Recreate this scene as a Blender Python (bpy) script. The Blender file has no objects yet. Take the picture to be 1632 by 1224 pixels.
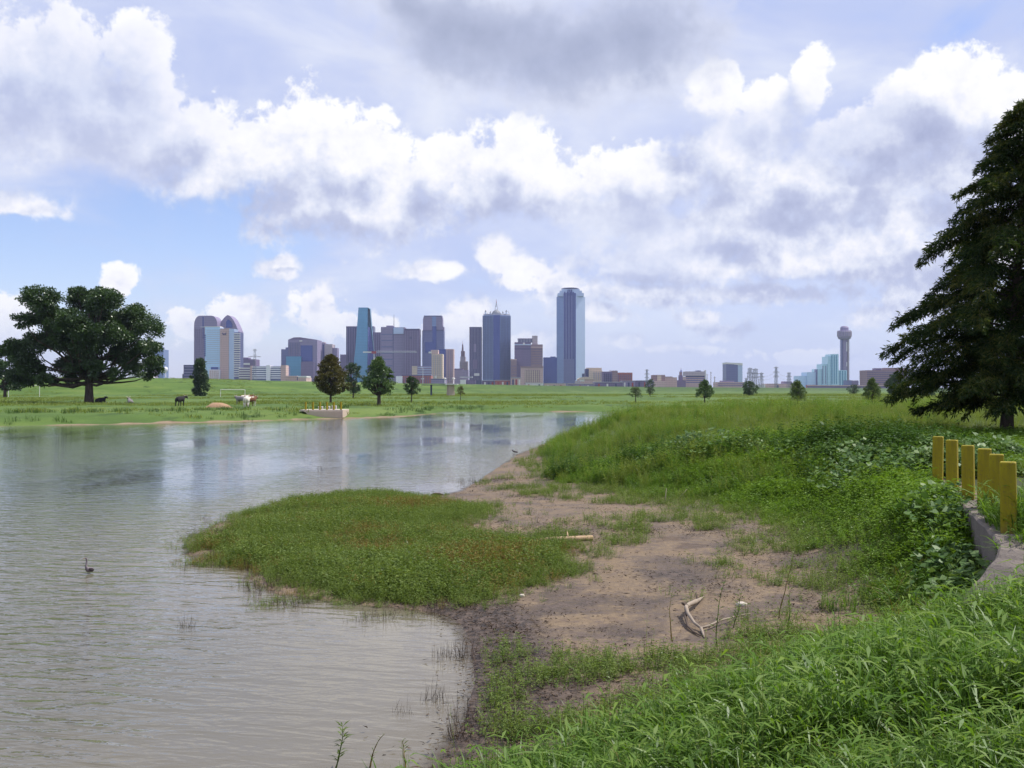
import bpy, math, random
import numpy as np
from mathutils import Vector, Matrix

random.seed(7)
RNG = np.random.default_rng(11)
SC = bpy.context.scene
COL = SC.collection
R = math.radians

# ------------------------------------------------------------------ camera, world, sun, exposure
EYE = 3.1                       # eye height over the water, metres
FPX, CX, HY = 1640.0, 816.0, 622.0
cam_d = bpy.data.cameras.new('camera'); cam = bpy.data.objects.new('camera', cam_d)
COL.objects.link(cam); SC.camera = cam
cam_d.sensor_width = 36.0; cam_d.lens = 36.0 * FPX / 1632.0
cam_d.clip_start = 0.1; cam_d.clip_end = 40000.0
cam.location = (0, 0, EYE); cam.rotation_euler = (R(90) + math.atan(10 / FPX), 0, 0)

SUN_AZ, SUN_EL = R(72), R(58)   # azimuth clockwise from the view direction (+Y)
SUNV = Vector((math.cos(SUN_EL) * math.sin(SUN_AZ), math.cos(SUN_EL) * math.cos(SUN_AZ), math.sin(SUN_EL)))
sun_d = bpy.data.lights.new('sun', 'SUN'); sun = bpy.data.objects.new('sun', sun_d)
COL.objects.link(sun); sun_d.energy = 5.0; sun_d.angle = R(0.53); sun_d.color = (1.0, 0.94, 0.84)
sun.rotation_euler = SUNV.to_track_quat('Z', 'Y').to_euler()
sun.location = (30, 0, 60)

vs = SC.view_settings
vs.view_transform = 'Standard'; vs.look = 'None'; vs.gamma = 1.0; vs.use_curve_mapping = False
vs.exposure = 0.08
SC.render.engine = 'CYCLES'
cy = SC.cycles
cy.use_denoising = True; cy.max_bounces = 6; cy.diffuse_bounces = 3; cy.glossy_bounces = 3
cy.transmission_bounces = 3; cy.transparent_max_bounces = 8; cy.volume_bounces = 0
cy.use_adaptive_sampling = True; cy.adaptive_threshold = 0.015
cy.caustics_reflective = False; cy.caustics_refractive = False; cy.sample_clamp_indirect = 6.0


class NT:
    """a thin wrapper round a node tree"""
    def __init__(s, tree): s.t = tree
    def n(s, kind, **kw):
        nd = s.t.nodes.new(kind)
        for k, v in kw.items(): setattr(nd, k, v)
        return nd
    def set(s, sock, v):
        if v is None: return
        if hasattr(v, 'is_output') or isinstance(v, bpy.types.NodeSocket): s.t.links.new(v, sock)
        else:
            try: sock.default_value = v
            except Exception: sock.default_value = (*v, 1.0)
    def math(s, op, a, b=None, c=None, clamp=False):
        nd = s.n('ShaderNodeMath', operation=op); nd.use_clamp = clamp
        for i, v in enumerate((a, b, c)): s.set(nd.inputs[i], v)
        return nd.outputs[0]
    def vec(s, op, a, b=None, c=None):
        nd = s.n('ShaderNodeVectorMath', operation=op)
        for i, v in enumerate((a, b, c)): s.set(nd.inputs[i], v)
        return nd.outputs['Value'] if op in ('LENGTH', 'DOT_PRODUCT', 'DISTANCE') else nd.outputs['Vector']
    def scale(s, a, f):
        nd = s.n('ShaderNodeVectorMath', operation='SCALE'); s.set(nd.inputs[0], a); s.set(nd.inputs['Scale'], f)
        return nd.outputs['Vector']
    def noise(s, vec, scale, detail=4, rough=0.55, lac=2.0, dist=0.0, color=False, norm=True):
        nd = s.n('ShaderNodeTexNoise'); nd.noise_dimensions = '3D'; nd.normalize = norm
        if vec is not None: s.set(nd.inputs['Vector'], vec)
        nd.inputs['Scale'].default_value = scale; nd.inputs['Detail'].default_value = detail
        nd.inputs['Roughness'].default_value = rough; nd.inputs['Lacunarity'].default_value = lac
        nd.inputs['Distortion'].default_value = dist
        return nd.outputs['Color'] if color else nd.outputs['Fac']
    def ramp(s, fac, stops, mode='LINEAR'):
        nd = s.n('ShaderNodeValToRGB'); cr = nd.color_ramp; cr.interpolation = mode
        while len(cr.elements) < len(stops): cr.elements.new(0.5)
        for e, (p, c) in zip(cr.elements, stops): e.position = p; e.color = (*c, 1.0) if len(c) == 3 else c
        s.set(nd.inputs[0], fac)
        return nd.outputs['Color']
    def mix(s, fac, a, b, mode='MIX'):
        nd = s.n('ShaderNodeMix'); nd.data_type = 'RGBA'; nd.blend_type = mode; nd.clamp_factor = True
        s.set(nd.inputs[0], fac); s.set(nd.inputs[6], a); s.set(nd.inputs[7], b)
        return nd.outputs[2]
    def smooth(s, v, lo, hi):
        nd = s.n('ShaderNodeMapRange'); nd.interpolation_type = 'SMOOTHSTEP'
        s.set(nd.inputs[0], v); nd.inputs[1].default_value = lo; nd.inputs[2].default_value = hi
        return nd.outputs[0]
    def lin(s, v, lo, hi, a=0.0, b=1.0):
        nd = s.n('ShaderNodeMapRange'); s.set(nd.inputs[0], v)
        nd.inputs[1].default_value = lo; nd.inputs[2].default_value = hi
        nd.inputs[3].default_value = a; nd.inputs[4].default_value = b
        return nd.outputs[0]


def srgb(r, g, b):
    f = lambda c: (c / 255 / 12.92) if c / 255 <= 0.04045 else ((c / 255 + 0.055) / 1.055) ** 2.4
    return (f(r), f(g), f(b))


def azel(px, py):
    return math.atan2(px - CX, FPX), math.atan2(HY - py, math.hypot(FPX, px - CX))


# cumulus lobes by direction: photo column, row, half width, height above and below the centre
CUMULUS = [
    (470, 235, 100, 82, 80), (400, 262, 95, 70, 60), (560, 262, 110, 58, 80), (622, 258, 48, 62, 80), (520, 335, 185, 90, 58),
    (655, 325, 110, 75, 55), (600, 352, 165, 60, 38), (340, 290, 70, 60, 40),
    (702, 262, 46, 48, 90), (832, 250, 88, 66, 100), (880, 305, 95, 70, 70), (765, 300, 90, 62, 60), (935, 335, 85, 38, 36),
    (50, 130, 150, 110, 110), (180, 175, 140, 80, 90), (262, 215, 82, 70, 80), (110, 225, 130, 60, 50), (212, 75, 60, 52, 46), (18, 70, 50, 24, 24),
    (40, 322, 58, 28, 18), (-60, 300, 60, 40, 30),
    (1140, 140, 42, 42, 70), (1300, 110, 36, 40, 80), (1235, 165, 50, 40, 60), (1520, 140, 80, 55, 100), (1600, 160, 60, 55, 90),
    (1350, 300, 130, 50, 60), (1460, 345, 95, 55, 40), (1240, 405, 140, 62, 50), (1090, 380, 160, 60, 60), (1000, 425, 110, 66, 40),
    (1060, 290, 170, 66, 46), (1400, 225, 120, 55, 60), (1520, 260, 110, 55, 90), (1170, 235, 120, 50, 60), (1390, 410, 150, 46, 40), (1300, 290, 110, 70, 60), (1180, 330, 90, 60, 60), (1450, 200, 110, 60, 80), (1120, 425, 150, 62, 40), (1420, 425, 150, 70, 45), (1005, 345, 110, 60, 60), (1560, 400, 100, 80, 50), (1255, 420, 110, 70, 45), (1360, 395, 60, 60, 40),
    (450, 429, 42, 17, 12), (692, 433, 62, 16, 13), (180, 455, 36, 26, 30), (15, 495, 55, 32, 60), (508, 495, 52, 44, 60), (570, 512, 60, 24, 40),
    (752, 498, 42, 30, 60), (700, 520, 60, 22, 40), (375, 500, 46, 26, 60), (288, 515, 36, 20, 50), (790, 402, 34, 30, 44), (842, 432, 62, 26, 22),
    (880, 455, 110, 18, 18), (1118, 508, 40, 18, 26), (1165, 527, 48, 16, 13), (985, 545, 46, 20, 16), (950, 500, 80, 26, 26), (845, 540, 50, 18, 40),
    (1000, 470, 190, 26, 20), (1200, 466, 230, 30, 20), (1385, 500, 60, 20, 22), (1500, 480, 160, 36, 30), (1290, 566, 90, 14, 12), (1080, 560, 70, 11, 11),
]
# where the cumulus shows its shaded base
SHADE = [(420, 335, 95, 55, 50), (540, 372, 150, 30, 30), (690, 345, 70, 40, 30), (110, 165, 150, 100, 70), (260, 250, 70, 45, 60), (30, 330, 70, 12, 20), (1380, 215, 130, 60, 60), (1500, 250, 90, 50, 60), (1480, 430, 150, 22, 40), (1180, 395, 70, 22, 30), (1350, 345, 90, 20, 30), (1550, 330, 70, 30, 40), (1420, 262, 90, 24, 40),
         (1300, 325, 130, 26, 30), (1240, 440, 170, 18, 30), (1060, 330, 120, 40, 40), (1000, 455, 130, 16, 20), (880, 350, 120, 40, 30), (1090, 250, 90, 40, 40), (700, 448, 60, 5, 12), (450, 441, 40, 5, 10)]
# loose, milky cloud fields without a heap's contrast
SOFT = [(110, 150, 230, 140, 120), (1000, 390, 160, 80, 80), (1300, 200, 150, 60, 60)]
DARK = [(740, 40, 210, 90, 125), (890, 85, 270, 90, 110), (630, 10, 100, 60, 50), (1020, 60, 190, 100, 125)]


def lobes(k, P, spec, soft):
    F = None; s = 1.0 / FPX
    for (cx, cyy, rx, ru, rd) in spec:
        a, e = azel(cx, cyy)
        su = (1 / (rx * s), 1 / (ru * s), 0.0); sv = (-1 / (rx * s), -1 / (rd * s), 0.0)
        f = k.vec('MULTIPLY_ADD', P, su, (-a * su[0], -e * su[1], 0.0))
        if abs(ru - rd) > 8:
            f = k.vec('MAXIMUM', f, k.vec('MULTIPLY_ADD', P, sv, (-a * sv[0], -e * sv[1], 0.0)))
        f = k.vec('LENGTH', f)
        F = f if F is None else (k.math('SMOOTH_MIN', F, f, soft) if rx > 60 else k.math('MINIMUM', F, f))
    return k.math('SUBTRACT', 1.0, F)


def cloud_field_group():
    """direction -> how deep inside a cumulus lobe the sky is there (0 at its edge)"""
    g = bpy.data.node_groups.new('cloud_lobes', 'ShaderNodeTree')
    g.interface.new_socket('Direction', in_out='INPUT', socket_type='NodeSocketVector')
    g.interface.new_socket('Field', in_out='OUTPUT', socket_type='NodeSocketFloat')
    k = NT(g); gi = k.n('NodeGroupInput'); go = k.n('NodeGroupOutput')
    d = k.vec('NORMALIZE', gi.outputs[0])
    sp = k.n('ShaderNodeSeparateXYZ'); k.set(sp.inputs[0], d)
    az = k.math('ARCTAN2', sp.outputs[0], sp.outputs[1]); el = k.math('ARCSINE', sp.outputs[2])
    cb = k.n('ShaderNodeCombineXYZ'); k.set(cb.inputs[0], az); k.set(cb.inputs[1], el)
    # large soft billows bend the lobes so that none keeps a clean oval edge
    w = k.noise(d, 9.0, 3, 0.5, color=True)
    w = k.vec('SUBTRACT', w, (0.5, 0.5, 0.5))
    P = k.vec('ADD', cb.outputs[0], k.vec('MULTIPLY', w, (0.055, 0.03, 0.0)))
    F = lobes(k, P, CUMULUS, 0.25)
    # beyond the picture the same broken cumulus goes on all round
    gen = k.lin(k.noise(k.vec('MULTIPLY', d, (1, 1, 1.6)), 3.2, 2, 0.5), 0.46, 0.66, -0.5, 0.9)
    away = k.smooth(k.math('ABSOLUTE', az), 0.50, 0.75)
    high = k.smooth(el, 0.40, 0.55)
    out = k.math('MAXIMUM', away, high)
    gen = k.math('SUBTRACT', gen, k.math('MULTIPLY', k.math('SUBTRACT', 1.0, out), 3.0))
    F = k.math('MAXIMUM', F, gen)
    k.set(go.inputs[0], F)
    return g


def build_world():
    w = bpy.data.worlds.new('World'); SC.world = w; w.use_nodes = True
    w.node_tree.nodes.clear(); k = NT(w.node_tree)
    out = k.n('ShaderNodeOutputWorld'); bg = k.n('ShaderNodeBackground')
    k.t.links.new(bg.outputs[0], out.inputs[0]); bg.inputs[1].default_value = 0.1
    sky = k.n('ShaderNodeTexSky', sky_type='NISHITA'); sky.sun_disc = False
    sky.sun_elevation = SUN_EL; sky.sun_rotation = SUN_AZ
    sky.air_density = 1.0; sky.dust_density = 0.4; sky.ozone_density = 3.5; sky.altitude = 130
    tc = k.n('ShaderNodeTexCoord'); d = tc.outputs['Generated']
    sp = k.n('ShaderNodeSeparateXYZ'); k.set(sp.inputs[0], d)
    el = k.math('ARCSINE', sp.outputs[2]); az = k.math('ARCTAN2', sp.outputs[0], sp.outputs[1])
    g = cloud_field_group()

    def field(vec):
        nd = k.n('ShaderNodeGroup'); nd.node_tree = g; k.set(nd.inputs[0], vec)
        return nd.outputs[0]

    def billow(vec):
        # finer towards the horizon, where clouds are farther off
        a = k.noise(vec, 17.0, 8, 0.58, color=True)
        vv = k.n('ShaderNodeTexVoronoi'); vv.feature = 'F1'; vv.normalize = True
        k.set(vv.inputs['Vector'], k.vec('ADD', vec, k.scale(k.vec('SUBTRACT', a, (0.5, 0.5, 0.5)), 0.034)))
        vv.inputs['Scale'].default_value = 21.0; vv.inputs['Detail'].default_value = 2.0; vv.inputs['Roughness'].default_value = 0.55; vv.inputs['Lacunarity'].default_value = 2.3
        sa = k.n('ShaderNodeSeparateXYZ'); k.set(sa.inputs[0], a)
        b = k.noise(vec, 66.0, 6, 0.62)
        h = k.math('ADD', k.math('MULTIPLY', k.math('SUBTRACT', sa.outputs[0], 0.5), 1.5), k.math('MULTIPLY', k.math('SUBTRACT', 0.34, vv.outputs['Distance']), 1.35))
        return k.math('ADD', h, k.math('MULTIPLY', k.math('SUBTRACT', b, 0.5), k.lin(el, 0.03, 0.16, 2.1, 1.1)))
    dn = k.vec('NORMALIZE', d)
    toward = k.vec('ADD', dn, (0.012, 0.0, 0.020)); toward2 = k.vec('ADD', dn, (0.018, 0.0, 0.036))
    F0, B0 = field(dn), billow(dn)
    F1, B1 = field(toward2), billow(toward)
    D0 = k.math('ADD', F0, B0)
    # billowing tops have crisp edges, bases fray
    cum_soft = k.smooth(D0, -0.16, 0.60); cum_hard = k.smooth(D0, -0.06, 0.26)
    litb = k.math('SUBTRACT', B0, B1)
    litf = k.lin(k.math('SUBTRACT', F0, F1), -0.55, 0.75, -0.42, 0.42)
    lit = k.math('ADD', k.math('MULTIPLY', litb, 0.62), k.math('MULTIPLY', litf, 0.8))
    thick = k.smooth(D0, 0.1, 1.1)
    top = k.smooth(litf, -0.12, 0.22)
    cum = k.math('ADD', k.math('MULTIPLY', cum_hard, top), k.math('MULTIPLY', cum_soft, k.math('SUBTRACT', 1.0, top)))
    tone = k.math('ADD', k.math('SUBTRACT', 0.74, k.math('MULTIPLY', thick, 0.20)), k.math('MULTIPLY', lit, 0.78))
    cb0 = k.n('ShaderNodeCombineXYZ'); k.set(cb0.inputs[0], az); k.set(cb0.inputs[1], el)
    w0 = k.vec('SUBTRACT', k.noise(dn, 11.0, 4, 0.55, color=True), (0.5, 0.5, 0.5))
    shd = lobes(k, k.vec('ADD', cb0.outputs[0], k.vec('MULTIPLY', w0, (0.16, 0.09, 0))), SHADE, 0.3)
    shd = k.smooth(k.math('ADD', shd, k.math('MULTIPLY', B0, 0.35)), -0.25, 0.75)
    tone = k.math('SUBTRACT', tone, k.math('MULTIPLY', shd, 0.26))
    sf = k.smooth(k.math('ADD', lobes(k, k.vec('ADD', cb0.outputs[0], k.vec('MULTIPLY', w0, (0.16, 0.09, 0))), SOFT, 0.3), k.math('MULTIPLY', B0, 0.3)), -0.2, 0.5)
    tone = k.math('ADD', tone, k.math('MULTIPLY', k.math('SUBTRACT', 0.60, tone), k.math('MULTIPLY', sf, 0.40)))
    cum = k.math('MULTIPLY', cum, k.math('SUBTRACT', 1.0, k.math('MULTIPLY', sf, 0.22)))
    # the heavy grey cloud overhead: same lobes, seen from below
    cb = k.n('ShaderNodeCombineXYZ'); k.set(cb.inputs[0], az); k.set(cb.inputs[1], el)
    wv = k.vec('SUBTRACT', k.noise(dn, 7.0, 4, 0.55, color=True), (0.5, 0.5, 0.5))
    P = k.vec('ADD', cb.outputs[0], k.vec('MULTIPLY', wv, (0.16, 0.08, 0)))
    G = k.math('ADD', lobes(k, P, DARK, 0.3), k.math('MULTIPLY', B0, 0.48))
    dark = k.smooth(G, -0.12, 0.55)
    # high thin veil
    v1 = k.noise(k.vec('MULTIPLY', dn, (1.0, 1.0, 2.4)), 5.0, 5, 0.55, dist=0.4)
    open_l = k.math('MULTIPLY', k.smooth(az, -0.05, -0.30), k.smooth(el, 0.22, 0.16))    # the clear blue gap to the left
    veil = k.smooth(k.math('SUBTRACT', v1, k.math('MULTIPLY', open_l, 0.26)), 0.12, 0.46)
    veil = k.math('MULTIPLY', veil, k.lin(el, 0.0, 0.20, 0.60, 0.97))
    W = 10.0
    sc = lambda c, f=1.0: tuple(x * W * f for x in c)
    base = k.vec('MULTIPLY', sky.outputs[0], (1.62, 1.46, 1.62))
    veilc = k.mix(k.smooth(v1, 0.40, 0.72), (*sc(srgb(194, 205, 240)), 1), (*sc(srgb(228, 233, 248)), 1))
    c = k.mix(veil, base, veilc)
    cc = k.ramp(tone, [(0.0, srgb(162, 170, 204)), (0.38, srgb(190, 197, 224)), (0.58, srgb(221, 226, 242)), (0.78, srgb(246, 246, 252)), (1.0, srgb(255, 255, 255))])
    cc = k.scale(cc, W * 1.02)
    cum = k.math('MULTIPLY', cum, k.lin(el, 0.0, 0.07, 0.45, 1.0))
    c = k.mix(cum, c, cc)
    dc = k.ramp(k.math('ADD', k.math('MULTIPLY', lit, 0.5), k.math('SUBTRACT', 0.95, k.smooth(G, -0.1, 1.1))),
                [(0.0, srgb(156, 165, 194)), (0.5, srgb(182, 190, 216)), (1.0, srgb(215, 220, 239))])
    dc = k.scale(dc, W)
    c = k.mix(k.math('MULTIPLY', dark, 0.92), c, dc)
    # air near the horizon
    c = k.mix(k.math('MULTIPLY', k.smooth(el, 0.10, -0.01), 0.62), c, (*sc(srgb(196, 210, 240)), 1))
    k.set(bg.inputs[0], c)
    w.cycles.sampling_method = 'MANUAL'; w.cycles.sample_map_resolution = 512


build_world()
# ------------------------------------------------------------------ helpers
def unproject(px, py, z=0.0):
    d = (EYE - z) * FPX / (py - HY)
    return ((px - CX) / FPX * d, d)


def seg_dist(P, poly, closed=False):
    """distance of points P (n,2) to a polyline, and the signed side for closed ones (positive inside)"""
    poly = np.asarray(poly, float)
    A = poly if closed else poly[:-1]
    B = np.roll(poly, -1, 0) if closed else poly[1:]
    best = np.full(len(P), 1e12)
    inside = np.zeros(len(P), bool)
    for a, b in zip(A, B):
        d = b - a; L = d @ d + 1e-12
        w = P - a
        t = np.clip((w @ d) / L, 0, 1)
        q = w - t[:, None] * d
        best = np.minimum(best, (q * q).sum(1))
        if closed:
            c = ((a[1] > P[:, 1]) != (b[1] > P[:, 1]))
            if c.any():
                xi = (b[0] - a[0]) * (P[:, 1] - a[1]) / (b[1] - a[1] + 1e-15) + a[0]
                inside ^= c & (P[:, 0] < xi)
    best = np.sqrt(best)
    return np.where(inside, best, -best) if closed else best


def smoothstep(x, a, b):
    t = np.clip((x - a) / (b - a), 0, 1)
    return t * t * (3 - 2 * t)


class ValueNoise:
    """lattice noise in numpy for ground relief and scatter density"""
    def __init__(s, seed): s.g = np.random.default_rng(seed).random((257, 257))
    def __call__(s, x, y, scale):
        x = np.asarray(x) * scale + 37.3; y = np.asarray(y) * scale + 11.7
        i = np.floor(x).astype(int); j = np.floor(y).astype(int)
        fx = x - i; fy = y - j
        fx = fx * fx * (3 - 2 * fx); fy = fy * fy * (3 - 2 * fy)
        i %= 256; j %= 256
        g = s.g
        return (g[i, j] * (1 - fx) + g[i + 1, j] * fx) * (1 - fy) + (g[i, j + 1] * (1 - fx) + g[i + 1, j + 1] * fx) * fy
    def fbm(s, x, y, scale, octaves=4, gain=0.5):
        v = 0; a = 1; n = 0
        for o in range(octaves):
            v = v + a * s(x, y, scale * 2 ** o); n += a; a *= gain
        return v / n


VN = ValueNoise(5)


def spots(x, y, lst):
    """soft membership of ground ellipses given by photo pixels (column, row, half width, half height)"""
    m = np.zeros(len(x))
    for (px, py, rx, ry) in lst:
        c = unproject(px, py, 0.2); n_ = unproject(px, py + ry, 0.2); f = unproject(px, py - ry, 0.2)
        hx = rx / FPX * c[1]; hy = (f[1] - n_[1]) / 2; cyy = (f[1] + n_[1]) / 2
        m = np.maximum(m, 1 - np.hypot((x - c[0]) / hx, (y - cyy) / hy))
    return m



# ------------------------------------------------------------------ outlines of water, bank, platform, levee (metres; from the photo's shoreline)
_near = [(640, 1275), (700, 1222), (752, 1150), (768, 1080), (748, 1015), (716, 981), (655, 968), (545, 957), (445, 945), (400, 925), (420, 905),
         (375, 897), (330, 898), (305, 882), (312, 852), (372, 828), (450, 799), (530, 789), (620, 787), (690, 793), (735, 783), (765, 768),
         (800, 745), (828, 724), (868, 709), (938, 690), (985, 674), (1040, 663), (1090, 659.0)]
_far = [(1085, 657.6), (1000, 656.4), (900, 656.0), (790, 655.6), (705, 655.6), (690, 659.5), (640, 664.5), (552, 667.0), (480, 668.5), (380, 672),
        (200, 676), (0, 679.5), (-300, 684)]
WATER = [(-60, -3), (-12, 3), (-4, 5.6)] + [unproject(*p) for p in _near] + [unproject(*p) for p in _far] + [(-150, 60), (-220, 30), (-220, -8)]
# foot of the near bank
BANK = [(-60, -6), (-6, 2.3), (-1.7, 6.5), (-0.6, 7.9), (0.6, 9.3), (2.6, 11.1), (4.4, 12.5), (5.05, 14.5), (5.35, 17), (5.5, 20), (5.5, 22.5),
        (3.5, 27.5), (1.4, 33), (0.35, 40), (0.5, 49), (1.7, 58), (5.2, 74.5), (9.6, 98), (16.5, 124), (45, 150), (500, 150), (500, -120), (-60, -120)]
# the overlook's curved retaining wall: front edge, far to near, with its height
WALL = [(8.75, 22.6, 1.30), (8.05, 20.15, 1.30), (7.62, 18.5, 1.30), (7.30, 17.1, 1.30), (6.95, 15.8, 1.30), (6.52, 14.45, 1.30), (6.10, 13.15, 1.30),
        (5.92, 12.65, 1.29), (5.80, 12.25, 1.25), (5.62, 12.0, 1.14), (5.30, 11.8, 0.92), (4.95, 11.6, 0.62)]
LEVEE = [(-700, 60, 7.4), (-420, 215, 7.4), (-194, 316, 7.4), (-132, 356, 7.4), (-102, 459, 7.2), (-52, 600, 7.0), (40, 830, 6.7), (125, 1020, 6.5),
         (560, 1586, 6.2), (1500, 2500, 6.2)]


def wall_side(P):
    """how far behind the wall's front edge (positive on the platform side)"""
    w = np.array([(a, b) for a, b, _ in WALL])
    d = seg_dist(P, w)
    poly = [tuple(q) for q in w] + [(7.5, 9.0), (14, 9.0), (14, 23.0)]
    s = seg_dist(P, poly, True)
    return d, s


def ground_z(x, y):
    x = np.atleast_1d(np.asarray(x, float)); y = np.atleast_1d(np.asarray(y, float))
    shp = x.shape; x = x.ravel(); y = y.ravel()
    P = np.stack([x, y], 1)
    r = np.hypot(x, y)
    s = -seg_dist(P, WATER, True)            # >0 on land
    rag = (VN.fbm(x, y, 0.55, 4) - 0.5) * np.clip(r / 60, 0.25, 3)
    s2 = s + rag * 0.9
    near = 1 - smoothstep(y, 34, 52)
    mud = 0.015 + 0.030 * np.clip(s2, 0, 8)
    far = 0.78 * smoothstep(s2, -0.3, 6.5) + 0.0045 * np.clip(s2, 0, 160)
    land = mud * near + far * (1 - near)
    wet = np.maximum(0.10 * s2, -0.8)
    z = np.where(s2 > 0, land, wet)
    b = seg_dist(P, BANK, True) + (VN.fbm(x + 50, y, 0.5, 3) - 0.5) * 1.2
    foot = (BANKH := 0.98) * smoothstep(b, -0.2, 6.0) + 0.16 * smoothstep(b, 5, 14)
    far_b = smoothstep(y, 55, 100)
    z = z + np.where(s2 > -0.5, foot * (1 - far_b) + 0.25 * smoothstep(b, 0, 10) * far_b, 0)
    d, side = wall_side(P)
    z = np.where((side > 0.12), np.maximum(z, 1.26 - 0.02 * np.clip(d, 0, 6)), z)
    wing = (P[:, 1] < 12.9) & (side > 0.12)
    hump = smoothstep(y, 13.6, 16.5) * (1 - smoothstep(d, 0.2, 2.4)) * (side < 0) * (y < 24)
    z = np.maximum(z, np.where(hump > 0, z + (1.10 - z) * np.clip(hump, 0, 1), z))
    z = np.where(wing, np.minimum(z, 1.22 - 0.55 * np.clip(12.9 - P[:, 1], 0, 1.2) * np.clip(1.6 - d, 0, 1)), z)
    # levee
    L = np.array(LEVEE); best = np.full(len(x), 1e9); top = np.full(len(x), 6.0)
    for a, c in zip(L[:-1], L[1:]):
        dv = c[:2] - a[:2]; t = np.clip(((P - a[:2]) @ dv) / (dv @ dv), 0, 1)
        q = np.hypot(*(P - a[:2] - t[:, None] * dv).T)
        m = q < best; best = np.where(m, q, best); top = np.where(m, a[2] + t * (c[2] - a[2]), top)
    z = z + (top - np.clip(z, 0.4, 3)) * (1 - smoothstep(best, 4.5, 30)) * np.where(z > 0, 1, 0)
    # relief
    amp = smoothstep(s2, 0.0, 1.2)
    z = z + amp * ((VN.fbm(x, y, 1.9, 4) - 0.5) * 0.055 * np.clip(1 - r / 90, 0.0, 1) + (VN.fbm(x, y, 0.16, 4) - 0.5) * 0.22 * smoothstep(r, 40, 90))
    return z.reshape(shp)


def gz(x, y): return float(ground_z(x, y)[0])


def on_ground(px, py, far=2500.0):
    """where the line of sight through a photo pixel first meets the ground"""
    t = np.geomspace(4, far, 4000)
    x = (px - CX) / FPX * t; z = EYE - (py - HY) / FPX * t
    g = ground_z(x, t)
    hit = np.nonzero(z <= g)[0]
    i = hit[0] if len(hit) else len(t) - 1
    return float(x[i]), float(t[i]), float(g[i])


# ------------------------------------------------------------------ mesh helpers
def mesh_obj(name, verts, faces, mat=None, parent=None, smooth=False, loc=None):
    me = bpy.data.meshes.new(name)
    me.from_pydata([tuple(v) for v in verts], [], [tuple(int(i) for i in f) for f in faces])
    if smooth: me.shade_smooth()
    me.update()
    o = bpy.data.objects.new(name, me); COL.objects.link(o)
    if mat: me.materials.append(mat)
    if parent is not None: o.parent = parent
    if loc is not None: o.location = loc
    return o


def np_mesh(name, V, F, mat=None, smooth=False):
    """fast mesh from arrays; F is (n,3) or (n,4)"""
    me = bpy.data.meshes.new(name); F = np.asarray(F, np.int32); V = np.asarray(V, np.float32)
    n, k = F.shape
    me.vertices.add(len(V)); me.vertices.foreach_set('co', V.ravel())
    me.loops.add(n * k); me.loops.foreach_set('vertex_index', F.ravel())
    me.polygons.add(n); me.polygons.foreach_set('loop_start', np.arange(0, n * k, k, dtype=np.int32))
    me.polygons.foreach_set('loop_total', np.full(n, k, np.int32))
    if smooth: me.polygons.foreach_set('use_smooth', np.ones(n, bool))
    me.update(calc_edges=True)
    if mat: me.materials.append(mat)
    return me


def link(name, me, parent=None, loc=None):
    o = bpy.data.objects.new(name, me); COL.objects.link(o)
    if parent is not None: o.parent = parent
    if loc is not None: o.location = loc
    return o


def tag(o, label=None, cat=None, group=None, kind=None):
    if label: o['label'] = label
    if cat: o['category'] = cat
    if group: o['group'] = group
    if kind: o['kind'] = kind
    return o


def thing(name, label, cat, loc=(0, 0, 0), rz=0.0, group=None):
    o = bpy.data.objects.new(name, None); COL.objects.link(o)
    o.location = loc; o.rotation_euler = (0, 0, rz); o.empty_display_size = 0.3
    return tag(o, label, cat, group)


def new_mat(name):
    m = bpy.data.materials.new(name); m.use_nodes = True; m.node_tree.nodes.clear()
    k = NT(m.node_tree); out = k.n('ShaderNodeOutputMaterial')
    return m, k, out


def principled(k, out, color, rough=0.8, spec=0.3, metal=0.0, normal=None):
    b = k.n('ShaderNodeBsdfPrincipled')
    k.set(b.inputs['Base Color'], color if not isinstance(color, tuple) else (*color[:3], 1.0))
    k.set(b.inputs['Roughness'], rough); k.set(b.inputs['Specular IOR Level'], spec); k.set(b.inputs['Metallic'], metal)
    if normal is not None: k.set(b.inputs['Normal'], normal)
    k.t.links.new(b.outputs[0], out.inputs[0])
    return b


def bump(k, height, strength=0.5, dist=0.05):
    b = k.n('ShaderNodeBump'); k.set(b.inputs['Height'], height); k.set(b.inputs['Strength'], strength)
    b.inputs['Distance'].default_value = dist
    return b.outputs[0]


def plain(name, color, rough=0.8, spec=0.3, metal=0.0, vary=0.12, scale=3.0):
    """paint, concrete, timber ...: one colour with uneven wear"""
    m, k, out = new_mat(name)
    tc = k.n('ShaderNodeTexCoord').outputs['Object']
    f = k.noise(tc, scale, 5, 0.6)
    c = k.mix(f, tuple(x * (1 - vary * 1.6) for x in color) + (1,), tuple(min(1, x * (1 + vary * 1.6)) for x in color) + (1,))
    principled(k, out, c, rough, spec, metal, bump(k, f, 0.25, 0.02))
    return m


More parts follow.
